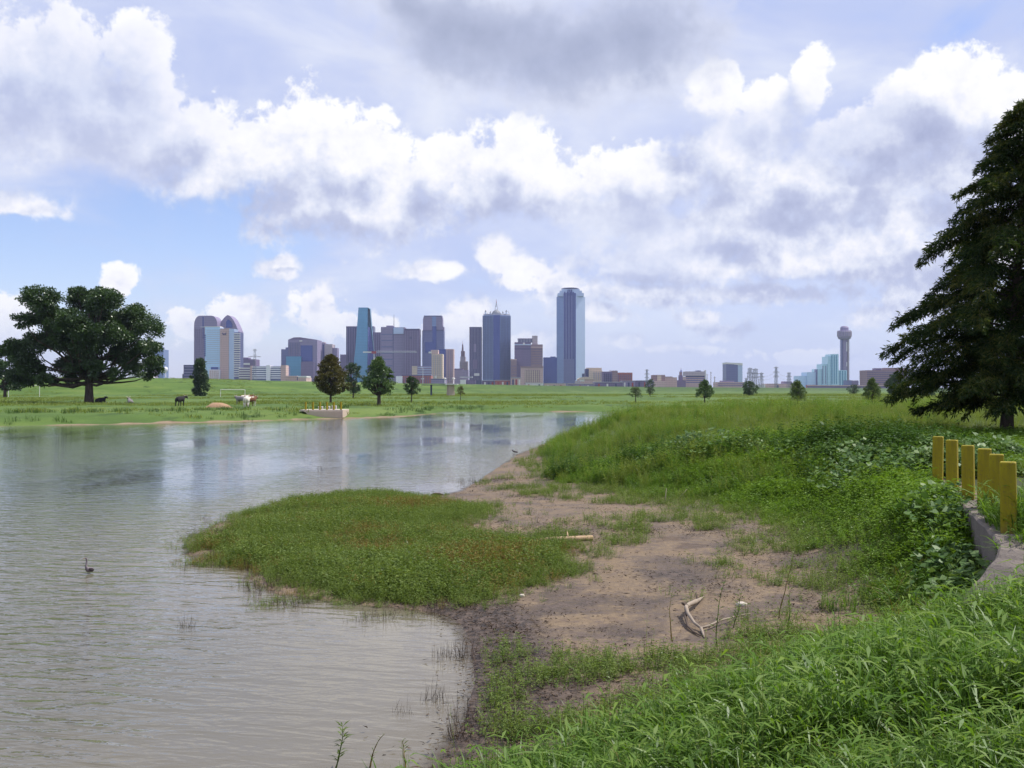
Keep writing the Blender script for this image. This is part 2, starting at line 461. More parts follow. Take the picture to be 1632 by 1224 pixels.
# ------------------------------------------------------------------ ground sheet
def ground_material():
    m, k, out = new_mat('ground_soil_and_turf')
    geo = k.n('ShaderNodeNewGeometry'); P = geo.outputs['Position']
    at = lambda nm: (lambda n: (setattr(n, 'attribute_name', nm), n.outputs['Fac'])[1])(k.n('ShaderNodeAttribute'))
    turf, wet = at('turf'), at('wet')
    n1 = k.noise(P, 0.9, 6, 0.6); n2 = k.noise(P, 9.0, 6, 0.65); n3 = k.noise(P, 48.0, 4, 0.6)
    # silt: pale brown crust, darker damp patches, peppered with dark litter
    silt = k.ramp(n1, [(0.30, (0.165, 0.120, 0.078)), (0.5, (0.235, 0.175, 0.117)), (0.72, (0.285, 0.218, 0.150))])
    silt = k.mix(k.smooth(n2, 0.52, 0.70), silt, (0.145, 0.10, 0.078, 1))
    vor = k.n('ShaderNodeTexVoronoi'); k.set(vor.inputs['Vector'], P); vor.inputs['Scale'].default_value = 21.0
    litter = k.math('MULTIPLY', k.smooth(vor.outputs['Distance'], 0.24, 0.10), k.smooth(k.noise(P, 1.7, 3), 0.46, 0.62))
    silt = k.mix(litter, silt, (0.05, 0.036, 0.028, 1))
    damp = k.smooth(k.noise(P, 0.75, 4, 0.6), 0.57, 0.68)
    silt = k.mix(k.math('MULTIPLY', damp, 0.75), silt, (0.075, 0.052, 0.043, 1))
    black = k.mix(k.smooth(n2, 0.32, 0.68), (0.020, 0.015, 0.014, 1), (0.115, 0.083, 0.066, 1))
    w = k.smooth(k.math('ADD', wet, k.math('ADD', k.math('MULTIPLY', k.math('SUBTRACT', n2, 0.5), 1.1), k.math('MULTIPLY', k.math('SUBTRACT', n1, 0.5), 1.2))), 0.25, 0.75)
    soil = k.mix(w, silt, black)
    g1 = k.noise(k.vec('MULTIPLY', P, (0.05, 0.022, 1)), 1.0, 5, 0.6); g2 = k.noise(P, 0.9, 5, 0.7); g3 = k.noise(k.vec('MULTIPLY', P, (0.30, 0.10, 1)), 1.0, 4, 0.65)
    grass = k.ramp(g1, [(0.32, (0.045, 0.088, 0.016)), (0.5, (0.072, 0.128, 0.024)), (0.68, (0.108, 0.158, 0.034))])
    grass = k.mix(k.smooth(g3, 0.54, 0.70), grass, (0.030, 0.062, 0.013, 1))
    grass = k.mix(k.math('MULTIPLY', k.smooth(g2, 0.5, 0.75), 0.5), grass, (0.105, 0.165, 0.038, 1))
    t = k.smooth(k.math('ADD', turf, k.math('MULTIPLY', k.math('SUBTRACT', n2, 0.5), 0.7)), 0.40, 0.60)
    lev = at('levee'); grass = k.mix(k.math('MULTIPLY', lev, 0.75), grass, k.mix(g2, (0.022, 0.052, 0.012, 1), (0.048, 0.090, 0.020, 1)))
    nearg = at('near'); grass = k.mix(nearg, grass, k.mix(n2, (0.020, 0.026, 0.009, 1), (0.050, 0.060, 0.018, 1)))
    c = k.mix(t, soil, grass)
    h = k.math('ADD', k.math('MULTIPLY', n2, 0.5), k.math('MULTIPLY', n3, 0.25))
    rough = k.math('SUBTRACT', 0.95, k.math('MULTIPLY', w, 0.35))
    principled(k, out, c, rough, 0.25, 0.0, bump(k, h, 0.8, 0.06))
    return m


def build_ground():
    th = np.concatenate([np.linspace(-180, -46, 60, endpoint=False), np.linspace(-46, -30, 40, endpoint=False), np.linspace(-30, 30, 420, endpoint=False),
                         np.linspace(30, 46, 40, endpoint=False), np.linspace(46, 180, 60, endpoint=False)])
    rr = np.concatenate([[0.0], np.geomspace(1.5, 9000, 540)])
    T, Q = np.meshgrid(np.radians(th), rr)
    X = Q * np.sin(T); Y = Q * np.cos(T)
    x = X.ravel(); y = Y.ravel(); z = ground_z(x, y)
    nr, nt = X.shape
    i = np.arange(nr - 1)[:, None] * nt; j = np.arange(nt)[None, :]; j2 = (j + 1) % nt
    F = np.stack([i + j, i + j2, i + nt + j2, i + nt + j], -1).reshape(-1, 4)
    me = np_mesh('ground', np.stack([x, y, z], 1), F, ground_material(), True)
    P = np.stack([x, y], 1)
    s = -seg_dist(P, WATER, True); b = seg_dist(P, BANK, True); dw, side = wall_side(P)
    r = np.hypot(x, y)
    turf = np.maximum(smoothstep(b, 0.2, 1.6), smoothstep(y, 44, 50) * smoothstep(s + (VN.fbm(x, y, 0.08, 3) - .5) * 3.0 - 0.5 * (x < -25), 0.0, 1.0))
    turf = np.maximum(turf, smoothstep(y, 80, 90) * smoothstep(z, 0.12, 0.4))
    turf = np.where((side > 0.0) & (y > 11) & (side < 0.8) & (dw < 0.8), 0.3, turf)
    wet = np.clip(1.15 - np.abs(s) / (1.3 + 1.2 * VN(x, y, 0.4)), 0, 1) * (1 - smoothstep(y, 14, 19)) * smoothstep(x, -1.6, -0.6) + np.clip(1 - s / 0.8, 0, 1) * 0.3
    wet = np.maximum(wet, np.clip(0.5 + 0.9 * spots(x, y, [(1085, 903, 80, 16), (1008, 988, 60, 12), (1265, 895, 60, 8), (960, 950, 120, 14), (1000, 1085, 160, 30), (870, 765, 60, 5), (1180, 845, 40, 6), (800, 985, 60, 12)]), 0, 0.62) * (y < 60))
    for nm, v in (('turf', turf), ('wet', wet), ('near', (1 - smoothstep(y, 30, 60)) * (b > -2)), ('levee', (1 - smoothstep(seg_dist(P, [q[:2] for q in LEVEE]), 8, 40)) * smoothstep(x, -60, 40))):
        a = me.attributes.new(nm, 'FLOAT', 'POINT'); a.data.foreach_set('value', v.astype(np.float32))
    return tag(link('ground', me), 'bare silt flat and green grass flood plain rising to a long levee', 'ground', None, 'structure')


def water_material():
    m, k, out = new_mat('muddy_water')
    geo = k.n('ShaderNodeNewGeometry'); P = geo.outputs['Position']
    a = k.n('ShaderNodeAttribute'); a.attribute_name = 'shallow'; sh = a.outputs['Fac']
    # wind ripples: crests run across the pond, longer out on the open water
    w1 = k.noise(k.vec('MULTIPLY', P, (0.9, 2.6, 1)), 1.0, 3, 0.5, dist=0.6)
    w2 = k.noise(k.vec('MULTIPLY', P, (2.6, 6.0, 1)), 1.0, 3, 0.55, dist=0.4)
    rot = k.n('ShaderNodeVectorRotate'); k.set(rot.inputs['Vector'], P); rot.inputs['Angle'].default_value = R(17)
    w3 = k.noise(k.vec('MULTIPLY', rot.outputs[0], (1.2, 5.2, 1)), 1.0, 2, 0.5, dist=0.5)
    sy = k.n('ShaderNodeSeparateXYZ'); k.set(sy.inputs[0], P)
    lee = k.lin(sy.outputs[1], 26, 85, 1.0, 0.35)
    patch = k.smooth(k.noise(k.vec('MULTIPLY', P, (0.10, 0.035, 1)), 1.0, 3), 0.38, 0.62)
    h = k.math('ADD', k.math('MULTIPLY', w1, 0.8), k.math('ADD', k.math('MULTIPLY', w2, 0.30), k.math('MULTIPLY', w3, 0.55)))
    h = k.math('MULTIPLY', k.math('MULTIPLY', h, lee), k.math('MULTIPLY_ADD', patch, 1.3, 0.25))
    b2 = k.n('ShaderNodeAttribute'); b2.attribute_name = 'silty'
    c = k.mix(b2.outputs['Fac'], (0.066, 0.070, 0.060, 1), (0.106, 0.099, 0.076, 1)); c = k.mix(sh, c, (0.142, 0.124, 0.094, 1))
    b = principled(k, out, c, 0.04, 0.5, 0.0, bump(k, h, 1.0, 0.048))
    b.inputs['IOR'].default_value = 1.333
    tr = k.n('ShaderNodeBsdfTransparent'); k.set(tr.inputs[0], (0.95, 0.90, 0.84, 1)); mx = k.n('ShaderNodeMixShader')
    k.set(mx.inputs[0], k.math('MULTIPLY', k.smooth(sh, 0.93, 1.0), 0.75)); k.t.links.new(b.outputs[0], mx.inputs[1]); k.t.links.new(tr.outputs[0], mx.inputs[2]); k.t.links.new(mx.outputs[0], out.inputs[0])
    return m


def build_water():
    # inside the pond only, on a grid fine enough to carry the shallows
    xs = np.concatenate([np.linspace(-240, -30, 70, endpoint=False), np.linspace(-30, 40, 240, endpoint=False), np.linspace(40, 130, 40)])
    ys = np.concatenate([np.linspace(-20, 4, 20, endpoint=False), np.linspace(4, 40, 200, endpoint=False), np.linspace(40, 175, 140)])
    X, Y = np.meshgrid(xs, ys); x = X.ravel(); y = Y.ravel()
    ny, nx = X.shape
    i = np.arange(ny - 1)[:, None] * nx; j = np.arange(nx - 1)[None, :]
    F = np.stack([i + j, i + j + 1, i + nx + j + 1, i + nx + j], -1).reshape(-1, 4)
    s = seg_dist(np.stack([x, y], 1), WATER, True)
    keep = (s[F].max(1) > -3.0); F = F[keep]
    used, inv = np.unique(F, return_inverse=True)
    me = np_mesh('pond_water', np.stack([x, y, np.zeros_like(x)], 1)[used], inv.reshape(F.shape), water_material(), True)
    a = me.attributes.new('shallow', 'FLOAT', 'POINT'); a.data.foreach_set('value', np.clip(1 - s[used] / 3.5, 0, 1).astype(np.float32))
    nb = seg_dist(np.stack([x, y], 1), WATER[:32])
    a = me.attributes.new('silty', 'FLOAT', 'POINT'); a.data.foreach_set('value', (1 - smoothstep(nb + 0.35 * np.maximum(y - 14, 0), 3, 19))[used].astype(np.float32))
    return tag(link('pond_water', me), 'muddy rippled pond water reflecting the skyline', 'water', None, 'structure')


build_ground()
build_water()
# ------------------------------------------------------------------ the city beyond the levee
class MB:
    def __init__(s): s.v = []; s.f = []
    def prism(s, pts, z0, z1, top=None):
        """upright prism over a ring of (x, y); top gives another ring for a tapering one"""
        n = len(pts); b = len(s.v)
        area = sum(pts[i][0] * pts[(i + 1) % n][1] - pts[(i + 1) % n][0] * pts[i][1] for i in range(n))
        if area < 0:
            pts = pts[::-1]; top = top[::-1] if top else None
        s.v += [(x, y, z0) for x, y in pts] + [(x, y, z1) for x, y in (top or pts)]
        s.f += [(b + i, b + (i + 1) % n, b + n + (i + 1) % n, b + n + i) for i in range(n)]
        s.f += [tuple(b + n + i for i in range(n)), tuple(b + n - 1 - i for i in range(n))]
        return s
    def box(s, x0, x1, y0, y1, z0, z1): return s.prism([(x0, y0), (x1, y0), (x1, y1), (x0, y1)], z0, z1)
    def slab(s, prof, y0, y1):
        """a profile of (x, z) pushed back from y0 to y1"""
        n = len(prof); b = len(s.v)
        area = sum(prof[i][0] * prof[(i + 1) % n][1] - prof[(i + 1) % n][0] * prof[i][1] for i in range(n))
        if area < 0: prof = prof[::-1]
        s.v += [(x, y0, z) for x, z in prof] + [(x, y1, z) for x, z in prof]
        s.f += [(b + (i + 1) % n, b + i, b + n + i, b + n + (i + 1) % n) for i in range(n)]
        s.f += [tuple(b + i for i in range(n)), tuple(b + 2 * n - 1 - i for i in range(n))]
        return s
    def tube(s, pts, rad, n=6, cap=True):
        pts = [Vector(p) for p in pts]; rad = rad if hasattr(rad, '__len__') else [rad] * len(pts)
        b = len(s.v); ref = Vector((0.31, 0.17, 0.93))
        for i, p in enumerate(pts):
            d = (pts[min(i + 1, len(pts) - 1)] - pts[max(i - 1, 0)]).normalized()
            u = d.cross(ref)
            if u.length < 0.1: u = d.cross(Vector((1, 0, 0)))
            u.normalize(); w = d.cross(u)
            for q in range(n):
                a = 2 * math.pi * q / n
                s.v.append(tuple(p + (u * math.cos(a) + w * math.sin(a)) * rad[i]))
        for i in range(len(pts) - 1):
            for q in range(n):
                a = b + i * n + q; c = b + i * n + (q + 1) % n
                s.f.append((a, c, c + n, a + n))
        if cap:
            s.f.append(tuple(b + n - 1 - q for q in range(n))); e = b + (len(pts) - 1) * n
            s.f.append(tuple(e + q for q in range(n)))
        return s
    def lathe(s, prof, x=0, y=0, n=24):
        b = len(s.v)
        for r, z in prof:
            for q in range(n):
                a = 2 * math.pi * q / n; s.v.append((x + r * math.cos(a), y + r * math.sin(a), z))
        for i in range(len(prof) - 1):
            for q in range(n):
                a = b + i * n + q; c = b + i * n + (q + 1) % n
                s.f.append((a, c, c + n, a + n))
        s.f.append(tuple(b + n - 1 - q for q in range(n))); e = b + (len(prof) - 1) * n
        s.f.append(tuple(e + q for q in range(n)))
        return s
    def build(s, name, mat, parent=None, smooth=False, kind=None, loc=None):
        o = mesh_obj(name, s.v, s.f, mat, parent, smooth, loc)
        if kind: o['kind'] = kind
        return o


FAC = {}


def facade(name, color, rough=0.55, spec=0.35, grid=0.25, floor=3.9, bay=3.2, metal=0.0):
    """wall seen from kilometres off: storeys and bays a shade apart"""
    if name in FAC: return FAC[name]
    glass = 'glass' in name
    color = tuple(min(1, c * f) for c, f in zip(color, (1.4, 1.45, 1.55) if glass else (1.45, 1.36, 1.36))); metal = 0.45 if glass else 0.0
    m, k, out = new_mat(name)
    P = k.n('ShaderNodeTexCoord').outputs['Object']
    sp = k.n('ShaderNodeSeparateXYZ'); k.set(sp.inputs[0], P)
    fz = k.math('FRACT', k.math('DIVIDE', sp.outputs[2], floor))
    fx = k.math('FRACT', k.math('DIVIDE', k.math('ADD', sp.outputs[0], k.math('MULTIPLY', sp.outputs[1], 0.73)), bay))
    g = k.math('MAXIMUM', k.math('LESS_THAN', fz, 0.32), k.math('LESS_THAN', fx, 0.25))
    n = k.noise(P, 0.045, 4, 0.6); n2 = k.noise(P, 0.35, 2)
    lo = tuple(c * (1 - grid) for c in color) + (1,); hi = tuple(min(1, c * (1 + grid)) for c in color) + (1,)
    c = k.mix(g, lo, hi)
    c = k.mix(k.math('MULTIPLY', k.math('ADD', n, n2), 0.45), c, tuple(min(1, x * 1.35 + 0.01) for x in color) + (1,))
    principled(k, out, c, rough, spec, metal)
    FAC[name] = m
    return m


M_ = dict(
    dark=facade('dark_glass', (0.030, 0.032, 0.075), 0.3, 0.5), navy=facade('navy_glass', (0.030, 0.045, 0.15), 0.25, 0.5),
    blue=facade('blue_glass', (0.115, 0.155, 0.26), 0.35, 0.5), slate=facade('slate_glass', (0.085, 0.09, 0.17), 0.4, 0.4),
    teal=facade('teal_glass', (0.055, 0.17, 0.25), 0.3, 0.5), purple=facade('mauve_facade', (0.10, 0.08, 0.15), 0.6),
    violet=facade('violet_grey_facade', (0.15, 0.135, 0.22), 0.6), beige=facade('beige_stone', (0.36, 0.31, 0.25), 0.8),
    brick=facade('red_brick_facade', (0.23, 0.085, 0.075), 0.85), pink=facade('pinkish_concrete', (0.33, 0.25, 0.24), 0.85),
    pale=facade('pale_panels', (0.48, 0.50, 0.56), 0.7, grid=0.1), ice=facade('pale_blue_glass', (0.30, 0.40, 0.52), 0.35, 0.5, grid=0.12),
    aqua=facade('pale_aqua_glass', (0.27, 0.41, 0.44), 0.3, 0.5, grid=0.12), grey=facade('grey_concrete', (0.27, 0.25, 0.27), 0.85),
    brown=facade('brown_facade', (0.17, 0.12, 0.13), 0.8), white=plain('white_painted_panel', (0.72, 0.70, 0.69), 0.7, vary=0.05),
    steel=plain('galvanised_steel', (0.22, 0.23, 0.26), 0.6), line=plain('pale_metal_trim', (0.42, 0.43, 0.50), 0.6, vary=0.05),
    landing=plain('sun_bleached_boards', (0.50, 0.45, 0.39), 0.85, vary=0.2, scale=4), silver=facade('silver_glass', (0.28, 0.33, 0.41), 0.3, 0.5, grid=0.06), red=plain('red_paint', (0.35, 0.06, 0.05), 0.6),
)
BASE = 634.0


class Bld:
    """a building at a distance D; columns and rows are read off the photograph and turned into metres"""
    def __init__(s, name, label, D, cat='building', px=None):
        s.D = D; s.ox = (px - CX) / FPX * D
        s.root = thing(name, label, cat, (s.ox, D, 0))
    def X(s, px, dep=0): return (px - CX) / FPX * (s.D + dep) - s.ox
    def Z(s, py, dep=0): return EYE + (HY - py) / FPX * (s.D + dep)
    def box(s, part, x0, x1, yt, yb=BASE, d0=0, d1=40, m='slate'):
        mb = MB().box(s.X(x0, d0), s.X(x1, d0), d0, d1, max(s.Z(yb, d0), -3), s.Z(yt, d0))
        return mb.build(part, M_[m], s.root)
    def poly(s, part, pts, yt, yb=BASE, m='slate', top=None):
        return MB().prism([(s.X(p, d), d) for p, d in pts], max(s.Z(yb), -3), s.Z(yt), [(s.X(p, d), d) for p, d in top] if top else None).build(part, M_[m], s.root)
    def slab(s, part, prof, d0=0, d1=40, m='slate'):
        return MB().slab([(s.X(p, d0), max(s.Z(q, d0), -3)) for p, q in prof], d0, d1).build(part, M_[m], s.root)
    def bands(s, part, x0, x1, yt, yb, n, frac=0.5, d=0, m='white', proud=1.0):
        h = (yb - yt) / n
        for i in range(n):
            mb = MB().box(s.X(x0, d), s.X(x1, d), d - proud, d + 0.5, s.Z(yt + h * (i + frac), d), s.Z(yt + h * i, d))
            mb.build(part, M_[m], s.root)
    def fins(s, part, x0, x1, yt, yb, n, frac=0.4, d=0, m='line', proud=1.2):
        w = (x1 - x0) / n
        for i in range(n):
            a = x0 + w * i
            mb = MB().box(s.X(a, d), s.X(a + w * frac, d), d - proud, d + 0.5, s.Z(yb, d), s.Z(yt, d))
            mb.build(part, M_[m], s.root)
    def mast(s, part, px, yt, yb, r=0.8, d=15, m='steel'):
        mb = MB().tube([(s.X(px, d), d, s.Z(yb, d)), (s.X(px, d), d, s.Z(yt, d))], [r, r * 0.4], 6)
        return mb.build(part, M_[m], s.root)


def build_city():
    # --- left end, seen through and beside the oak
    b = Bld('apartment_tower', 'grey tower with pale vertical stripes behind the big oak crown', 2500, px=235)
    b.box('wall', 226, 243, 572, m='violet'); b.fins('pilaster', 227.5, 243, 573, 606, 5, 0.3, m='pale')
    b = Bld('office_tower', 'plain blue grey tower just showing beside the oak crown', 2650, px=252)
    b.box('wall', 243.5, 260.5, 557, m='blue'); b.box('penthouse', 247, 257, 553, 557, 6, 30, 'slate')
    b = Bld('arena_hall', 'low white arched hall roof behind the oak trunk', 2200, px=216)
    b.slab('roof', [(203, 606), (203, 601), (209, 596.5), (216, 595), (223, 596.5), (229, 601), (229, 606)], 0, 70, 'white'); b.box('wall', 203.5, 228.5, 604, d0=3, d1=66, m='pale')
    b = Bld('water_tower', 'small pale water tower at the edge of the oak crown', 2300, 'water tower', 264)
    mb = MB().lathe([(1.0, b.Z(594)), (4.6, b.Z(591)), (5.2, b.Z(588.5)), (4.0, b.Z(586)), (0.5, b.Z(584.5))], 0, 0, 16); mb.build('tank', M_['pale'], b.root, True)
    MB().tube([(0, 0, 0), (0, 0, b.Z(593.5))], [1.4, 0.9], 8).build('stem', M_['pale'], b.root)
    b = Bld('office_block', 'small dark block left of the columnar tree on the levee', 2100, px=298)
    b.box('wall', 292.5, 309, 581.5, m='dark'); b.box('annex', 290.5, 292.4, 596, m='dark'); b.bands('window_band', 293.5, 308, 584, 606, 5, 0.25, m='violet')
    # --- the pair with rounded and pointed crowns
    b = Bld('round_topped_tower', 'dark mauve tower with a rounded barrel top beside the pointed one', 2350, px=328)
    prof = [(309, 634), (309, 522)] + [(309 + 9 * (1 - math.cos(t)), 519 - 16 * math.sin(t)) for t in np.linspace(0.1, math.pi / 2, 7)] + \
           [(337 + 9 * math.sin(t), 503 + 14 * (1 - math.cos(t))) for t in np.linspace(0, math.pi / 2, 7)] + [(346, 634)]
    b.slab('wall', prof, 0, 42, 'violet'); b.box('recess', 322.5, 324.2, 505, 540, -1.0, 0.4, 'navy'); b.box('cornice', 319, 346, 520.3, 521.8, -1.4, 0.4, 'line')
    b.fins('mullion', 310.5, 345, 524, 606, 11, 0.22, m='purple')
    b = Bld('pointed_tower', 'dark mauve tower with an arched roof rising to a point', 2380, px=363)
    prof = [(344, 634), (344, 524)] + [(344 + 18.0 * t, 524 - 22 * (1 - (1 - t) ** 1.25)) for t in np.linspace(0.15, 1, 7)] + \
           [(362 + 18.0 * t, 502 + 26 * t ** 1.9) for t in np.linspace(0.12, 1, 8)] + [(380.2, 634)]
    b.slab('wall', prof, 0, 42, 'violet'); b.slab('arch_window', [(360, 522), (360, 513), (363, 509), (367, 511), (370, 516), (370, 522)], -1.0, 0.4, 'navy')
    # --- the hotel
    b = Bld('hotel_tower', 'pale hotel slab with a dark letter near its top before the rounded towers', 1900, 'hotel', 354)
    b.box('glass_wing', 326.5, 350.5, 521, m='ice', d0=2, d1=30); b.box('stone_panel', 350.5, 364.5, 523.5, m='pink', d0=0, d1=30)
    b.box('side_wing', 364.5, 373, 524, m='silver', d0=1, d1=30); b.box('balcony_wing', 373, 382, 529.5, m='slate', d0=1.5, d1=28)
    b.bands('balcony', 372.5, 382.6, 531, 602, 20, 0.5, 1.5, 'white', 1.2)
    b.bands('window', 325.2, 328.0, 533.5, 569, 11, 0.6, 2, 'navy', 0.6)
    b.bands('floor_line', 329, 350.2, 526, 582, 17, 0.18, 2, 'line', 0.5)
    b.box('cornice', 325.5, 350.4, 520.0, 521.0, 1.4, 20, 'white'); b.box('podium', 333, 350.2, 589, m='pale', d0=-6, d1=24); b.fins('podium_pier', 334.5, 350, 590, 605, 5, 0.35, -6, 'pink')
    b.box('terrace', 336, 346.5, 585, 589, -4, 8, 'navy')
    xs, ys = [354.6, 355.7, 357.3, 358.9, 360.2], [530.2, 534.0, 531.4, 534.0, 530.2]       # the letter W, in strokes
    mb = MB()
    for i in range(4):
        mb.slab([(b.X(xs[i] - .55), b.Z(ys[i])), (b.X(xs[i] + .55), b.Z(ys[i])), (b.X(xs[i + 1] + .55), b.Z(ys[i + 1])), (b.X(xs[i + 1] - .55), b.Z(ys[i + 1]))], -0.9 - 0.02 * i, -0.1)
    mb.build('letter', M_['dark'], b.root)
    # --- low blocks right of the hotel
    b = Bld('office_block', 'dark purple block with a white sign stripe right of the hotel', 2200, px=395)
    b.box('wall', 382.5, 406.5, 572.5, m='purple'); b.box('penthouse', 388, 396, 569.8, 572.5, 6, 25, 'purple'); b.box('sign', 387.5, 398, 578.6, 581.4, -1, 0.3, 'white')
    b = Bld('parking_garage', 'garage of white stacked decks at the foot of the hotel', 1850, 'garage', 392)
    b.box('wall', 381, 401, 586, m='purple'); b.bands('deck', 380.6, 401, 586, 605, 5, 0.5, 0, 'white')
    b = Bld('parking_garage', 'wide pale garage with two bays of long open decks', 1800, 'garage', 426)
    b.box('wall', 399.5, 454.5, 583.5, m='slate'); b.bands('deck', 401.5, 424, 584.2, 605, 6, 0.5, 0, 'pale'); b.bands('deck', 430.5, 447.5, 584.2, 605, 6, 0.5, 0, 'pale')
    b.box('stair_tower', 424, 430.5, 582.2, d0=-3, d1=20, m='pale'); b.box('stair_tower', 447.5, 455.5, 582, d0=-3, d1=20, m='pink'); b.box('end_wall', 398.5, 401.5, 583, d0=-2, d1=20, m='pink')
    b = Bld('warehouse', 'long low pink warehouse on the levee line left of the olive tree', 1500, px=472)
    b.box('wall', 455.5, 488, 601.5, m='pink'); b.box('roof', 455, 473.3, 599.0, 601.5, -1, 30, 'pink'); b.box('roof', 474.5, 488.6, 599.2, 601.5, -1, 30, 'white'); b.box('gap', 473.3, 474.5, 600.2, 606, -0.5, 20, 'dark')
    # --- stepped group left of the teal tower
    b = Bld('stepped_office', 'broad stepped block with a big dark blue glass panel and a sloping roof edge', 2500, px=480)
    b.box('wall', 459, 505.5, 541.5, m='violet', d0=0, d1=60); b.slab('roof', [(459, 541.5), (468, 537.6), (478, 537.4), (505, 541.5), (505, 547), (459, 547)], 1, 58, 'purple')
    b.box('side_wing', 448, 459.5, 556.5, m='slate', d0=4, d1=50); b.box('glass_panel', 479, 498, 550.5, 576, -1.5, 0.4, 'navy'); b.box('teal_wing', 456, 480, 568, d0=-8, d1=-1, m='teal')
    b.box('lower_wing', 479.5, 500, 577, d0=-10, d1=-1, m='purple'); b.box('roof_sign', 477, 481.5, 542.4, 544.2, -1, 0.3, 'white'); b.fins('mullion', 460, 478.6, 546, 568, 7, 0.3, m='slate'); b.box('setback', 455, 459.4, 553.6, 556.5, 6, 40, 'slate')
    b = Bld('office_tower', 'grey block with dark upright window strips right of the stepped block', 2600, px=512)
    b.box('wall', 505.5, 518, 547.0, m='violet'); b.fins('window_strip', 507.5, 518, 549.5, 610, 3, 0.45, m='navy'); b.box('penthouse', 508, 517, 545, 547, 8, 30, 'grey')
    b = Bld('office_tower', 'plain light grey block with a narrow lower annex behind the olive tree', 2550, px=524)
    b.box('wall', 517.5, 529.5, 548.5, m='grey'); b.box('annex', 529.5, 537.2, 554.5, d0=3, d1=30, m='violet'); b.box('pier', 529.5, 531, 554, d0=1, d1=3.5, m='purple')
    b = Bld('office_tower', 'dark striped slab standing left of and behind the teal prism', 2750, px=562)
    b.box('wall', 551.5, 595, 520.5, m='dark'); b.fins('pilaster', 553, 594, 522.5, 608, 11, 0.3, m='purple'); b.box('annex', 542, 552, 565, d0=-6, d1=30, m='purple'); b.box('cornice', 551.2, 595.3, 519.8, 521.2, -1.5, 30, 'violet')
    # --- the teal glass prism
    b = Bld('prism_tower', 'tall teal glass prism with slanted sides and a flat top', 2600, 'skyscraper', 574)
    Z, X = b.Z, b.X
    V = [(X(571.2), 0, Z(490)), (X(586.2), 0, Z(490)), (X(585.2), -4, Z(625)), (X(559), -4, Z(625)), (X(566.5), -2, Z(556)),
         (X(588.3), 14, Z(492)), (X(596.5), 14, Z(580)), (X(597), 14, Z(625)), (X(571.2), 36, Z(490)), (X(588), 36, Z(490)), (X(559), 36, Z(625)), (X(597), 36, Z(625)), (X(566.5), 36, Z(556))]
    mesh_obj('wall', V, [(0, 4, 3, 2, 1), (8, 12, 4, 0), (12, 10, 3, 4), (0, 1, 5, 9, 8), (10, 12, 8, 9, 11), (5, 9, 11, 7, 6), (3, 10, 11, 7, 2)], M_['teal'], b.root)
    V2 = [(X(586.3), -0.3, Z(521)), (X(588.2), 12, Z(521)), (X(596), 13.2, Z(572)), (X(596.4), 13.2, Z(625)), (X(585.4), -4.3, Z(625))]
    mesh_obj('side_facet', [(x + 0.4, y - 0.8, z) for x, y, z in V2], [(0, 4, 3, 2, 1)], M_['navy'], b.root)
    # --- the mauve cluster
    b = Bld('office_tower', 'lowest mauve slab between the teal prism and the notched cluster', 2700, px=600)
    b.box('wall', 592.5, 609, 529.5, m='purple'); b.fins('mullion', 593, 609, 531, 610, 5, 0.3, m='violet')
    b = Bld('twin_office', 'wide violet slab with a notched roof and a pale crown right of its middle seam', 2500, px=626)
    b.box('wall', 607, 626, 521, m='violet'); b.box('raised_top', 615.5, 626, 518.8, 521, 2, 40, 'violet'); b.box('wall', 627, 645, 521.5, d0=1, m='violet'); b.box('seam', 625.6, 627.4, 520.5, d0=3, d1=30, m='navy')
    b.box('crown', 627, 643, 522, 532, -1.4, 0.4, 'silver'); b.bands('floor_line', 608, 625.5, 532, 612, 8, 0.15, 0, 'slate', 0.5); b.mast('antenna', 627.8, 501, 520, 0.9)
    b = Bld('office_tower', 'flat topped mauve tower at the right end of the notched cluster', 2480, px=656)
    b.box('wall', 645, 668.2, 524.8, m='purple'); b.box('parapet', 645, 668.4, 523.9, 525.4, -1, 30, 'dark'); b.fins('mullion', 646, 668, 527, 606, 8, 0.25, m='violet'); b.box('opening', 653, 656, 536.5, 540.5, -0.8, 0.4, 'dark')
    b = Bld('tower_crane', 'pale tower crane with a long level jib before the mauve cluster', 1700, 'crane', 596)
    for yy in (559.6, 561.8): MB().tube([(b.X(600), 0, b.Z(yy)), (b.X(664), 0, b.Z(yy + 0.2))], 0.35, 5).build('jib_rail', M_['line'], b.root)
    mb = MB()
    for i in range(32): mb.tube([(b.X(600 + 2 * i), 0, b.Z(559.8 + 2 * (i % 2))), (b.X(602 + 2 * i), 0, b.Z(561.8 - 2 * (i % 2)))], 0.2, 4, False)
    mb.build('jib_lattice', M_['line'], b.root, kind='stuff')
    b.box('counter_jib', 578.5, 594, 560.2, 562.2, -0.8, 0.8, 'white'); b.box('counterweight', 592, 599, 559.8, 563.4, -1.2, 1.2, 'red'); b.mast('crane_mast', 596, 563, 600, 1.1, 0, 'white')
    b = Bld('recessed_tower', 'tall tower with curved shoulders and a dark blue recess down its middle', 2500, 'skyscraper', 690)
    b.box('wall', 672.8, 707.4, 527, m='slate'); b.slab('upper_wall', [(674, 527), (674, 509), (675.2, 504.6), (677, 503.2), (694, 503.4), (703.5, 503.4), (705, 506), (705.4, 527)], 1, 36, 'violet'); b.slab('side_shoulder', [(705.4, 527), (705.4, 520), (707.4, 521), (707.4, 527)], 2, 30, 'violet')
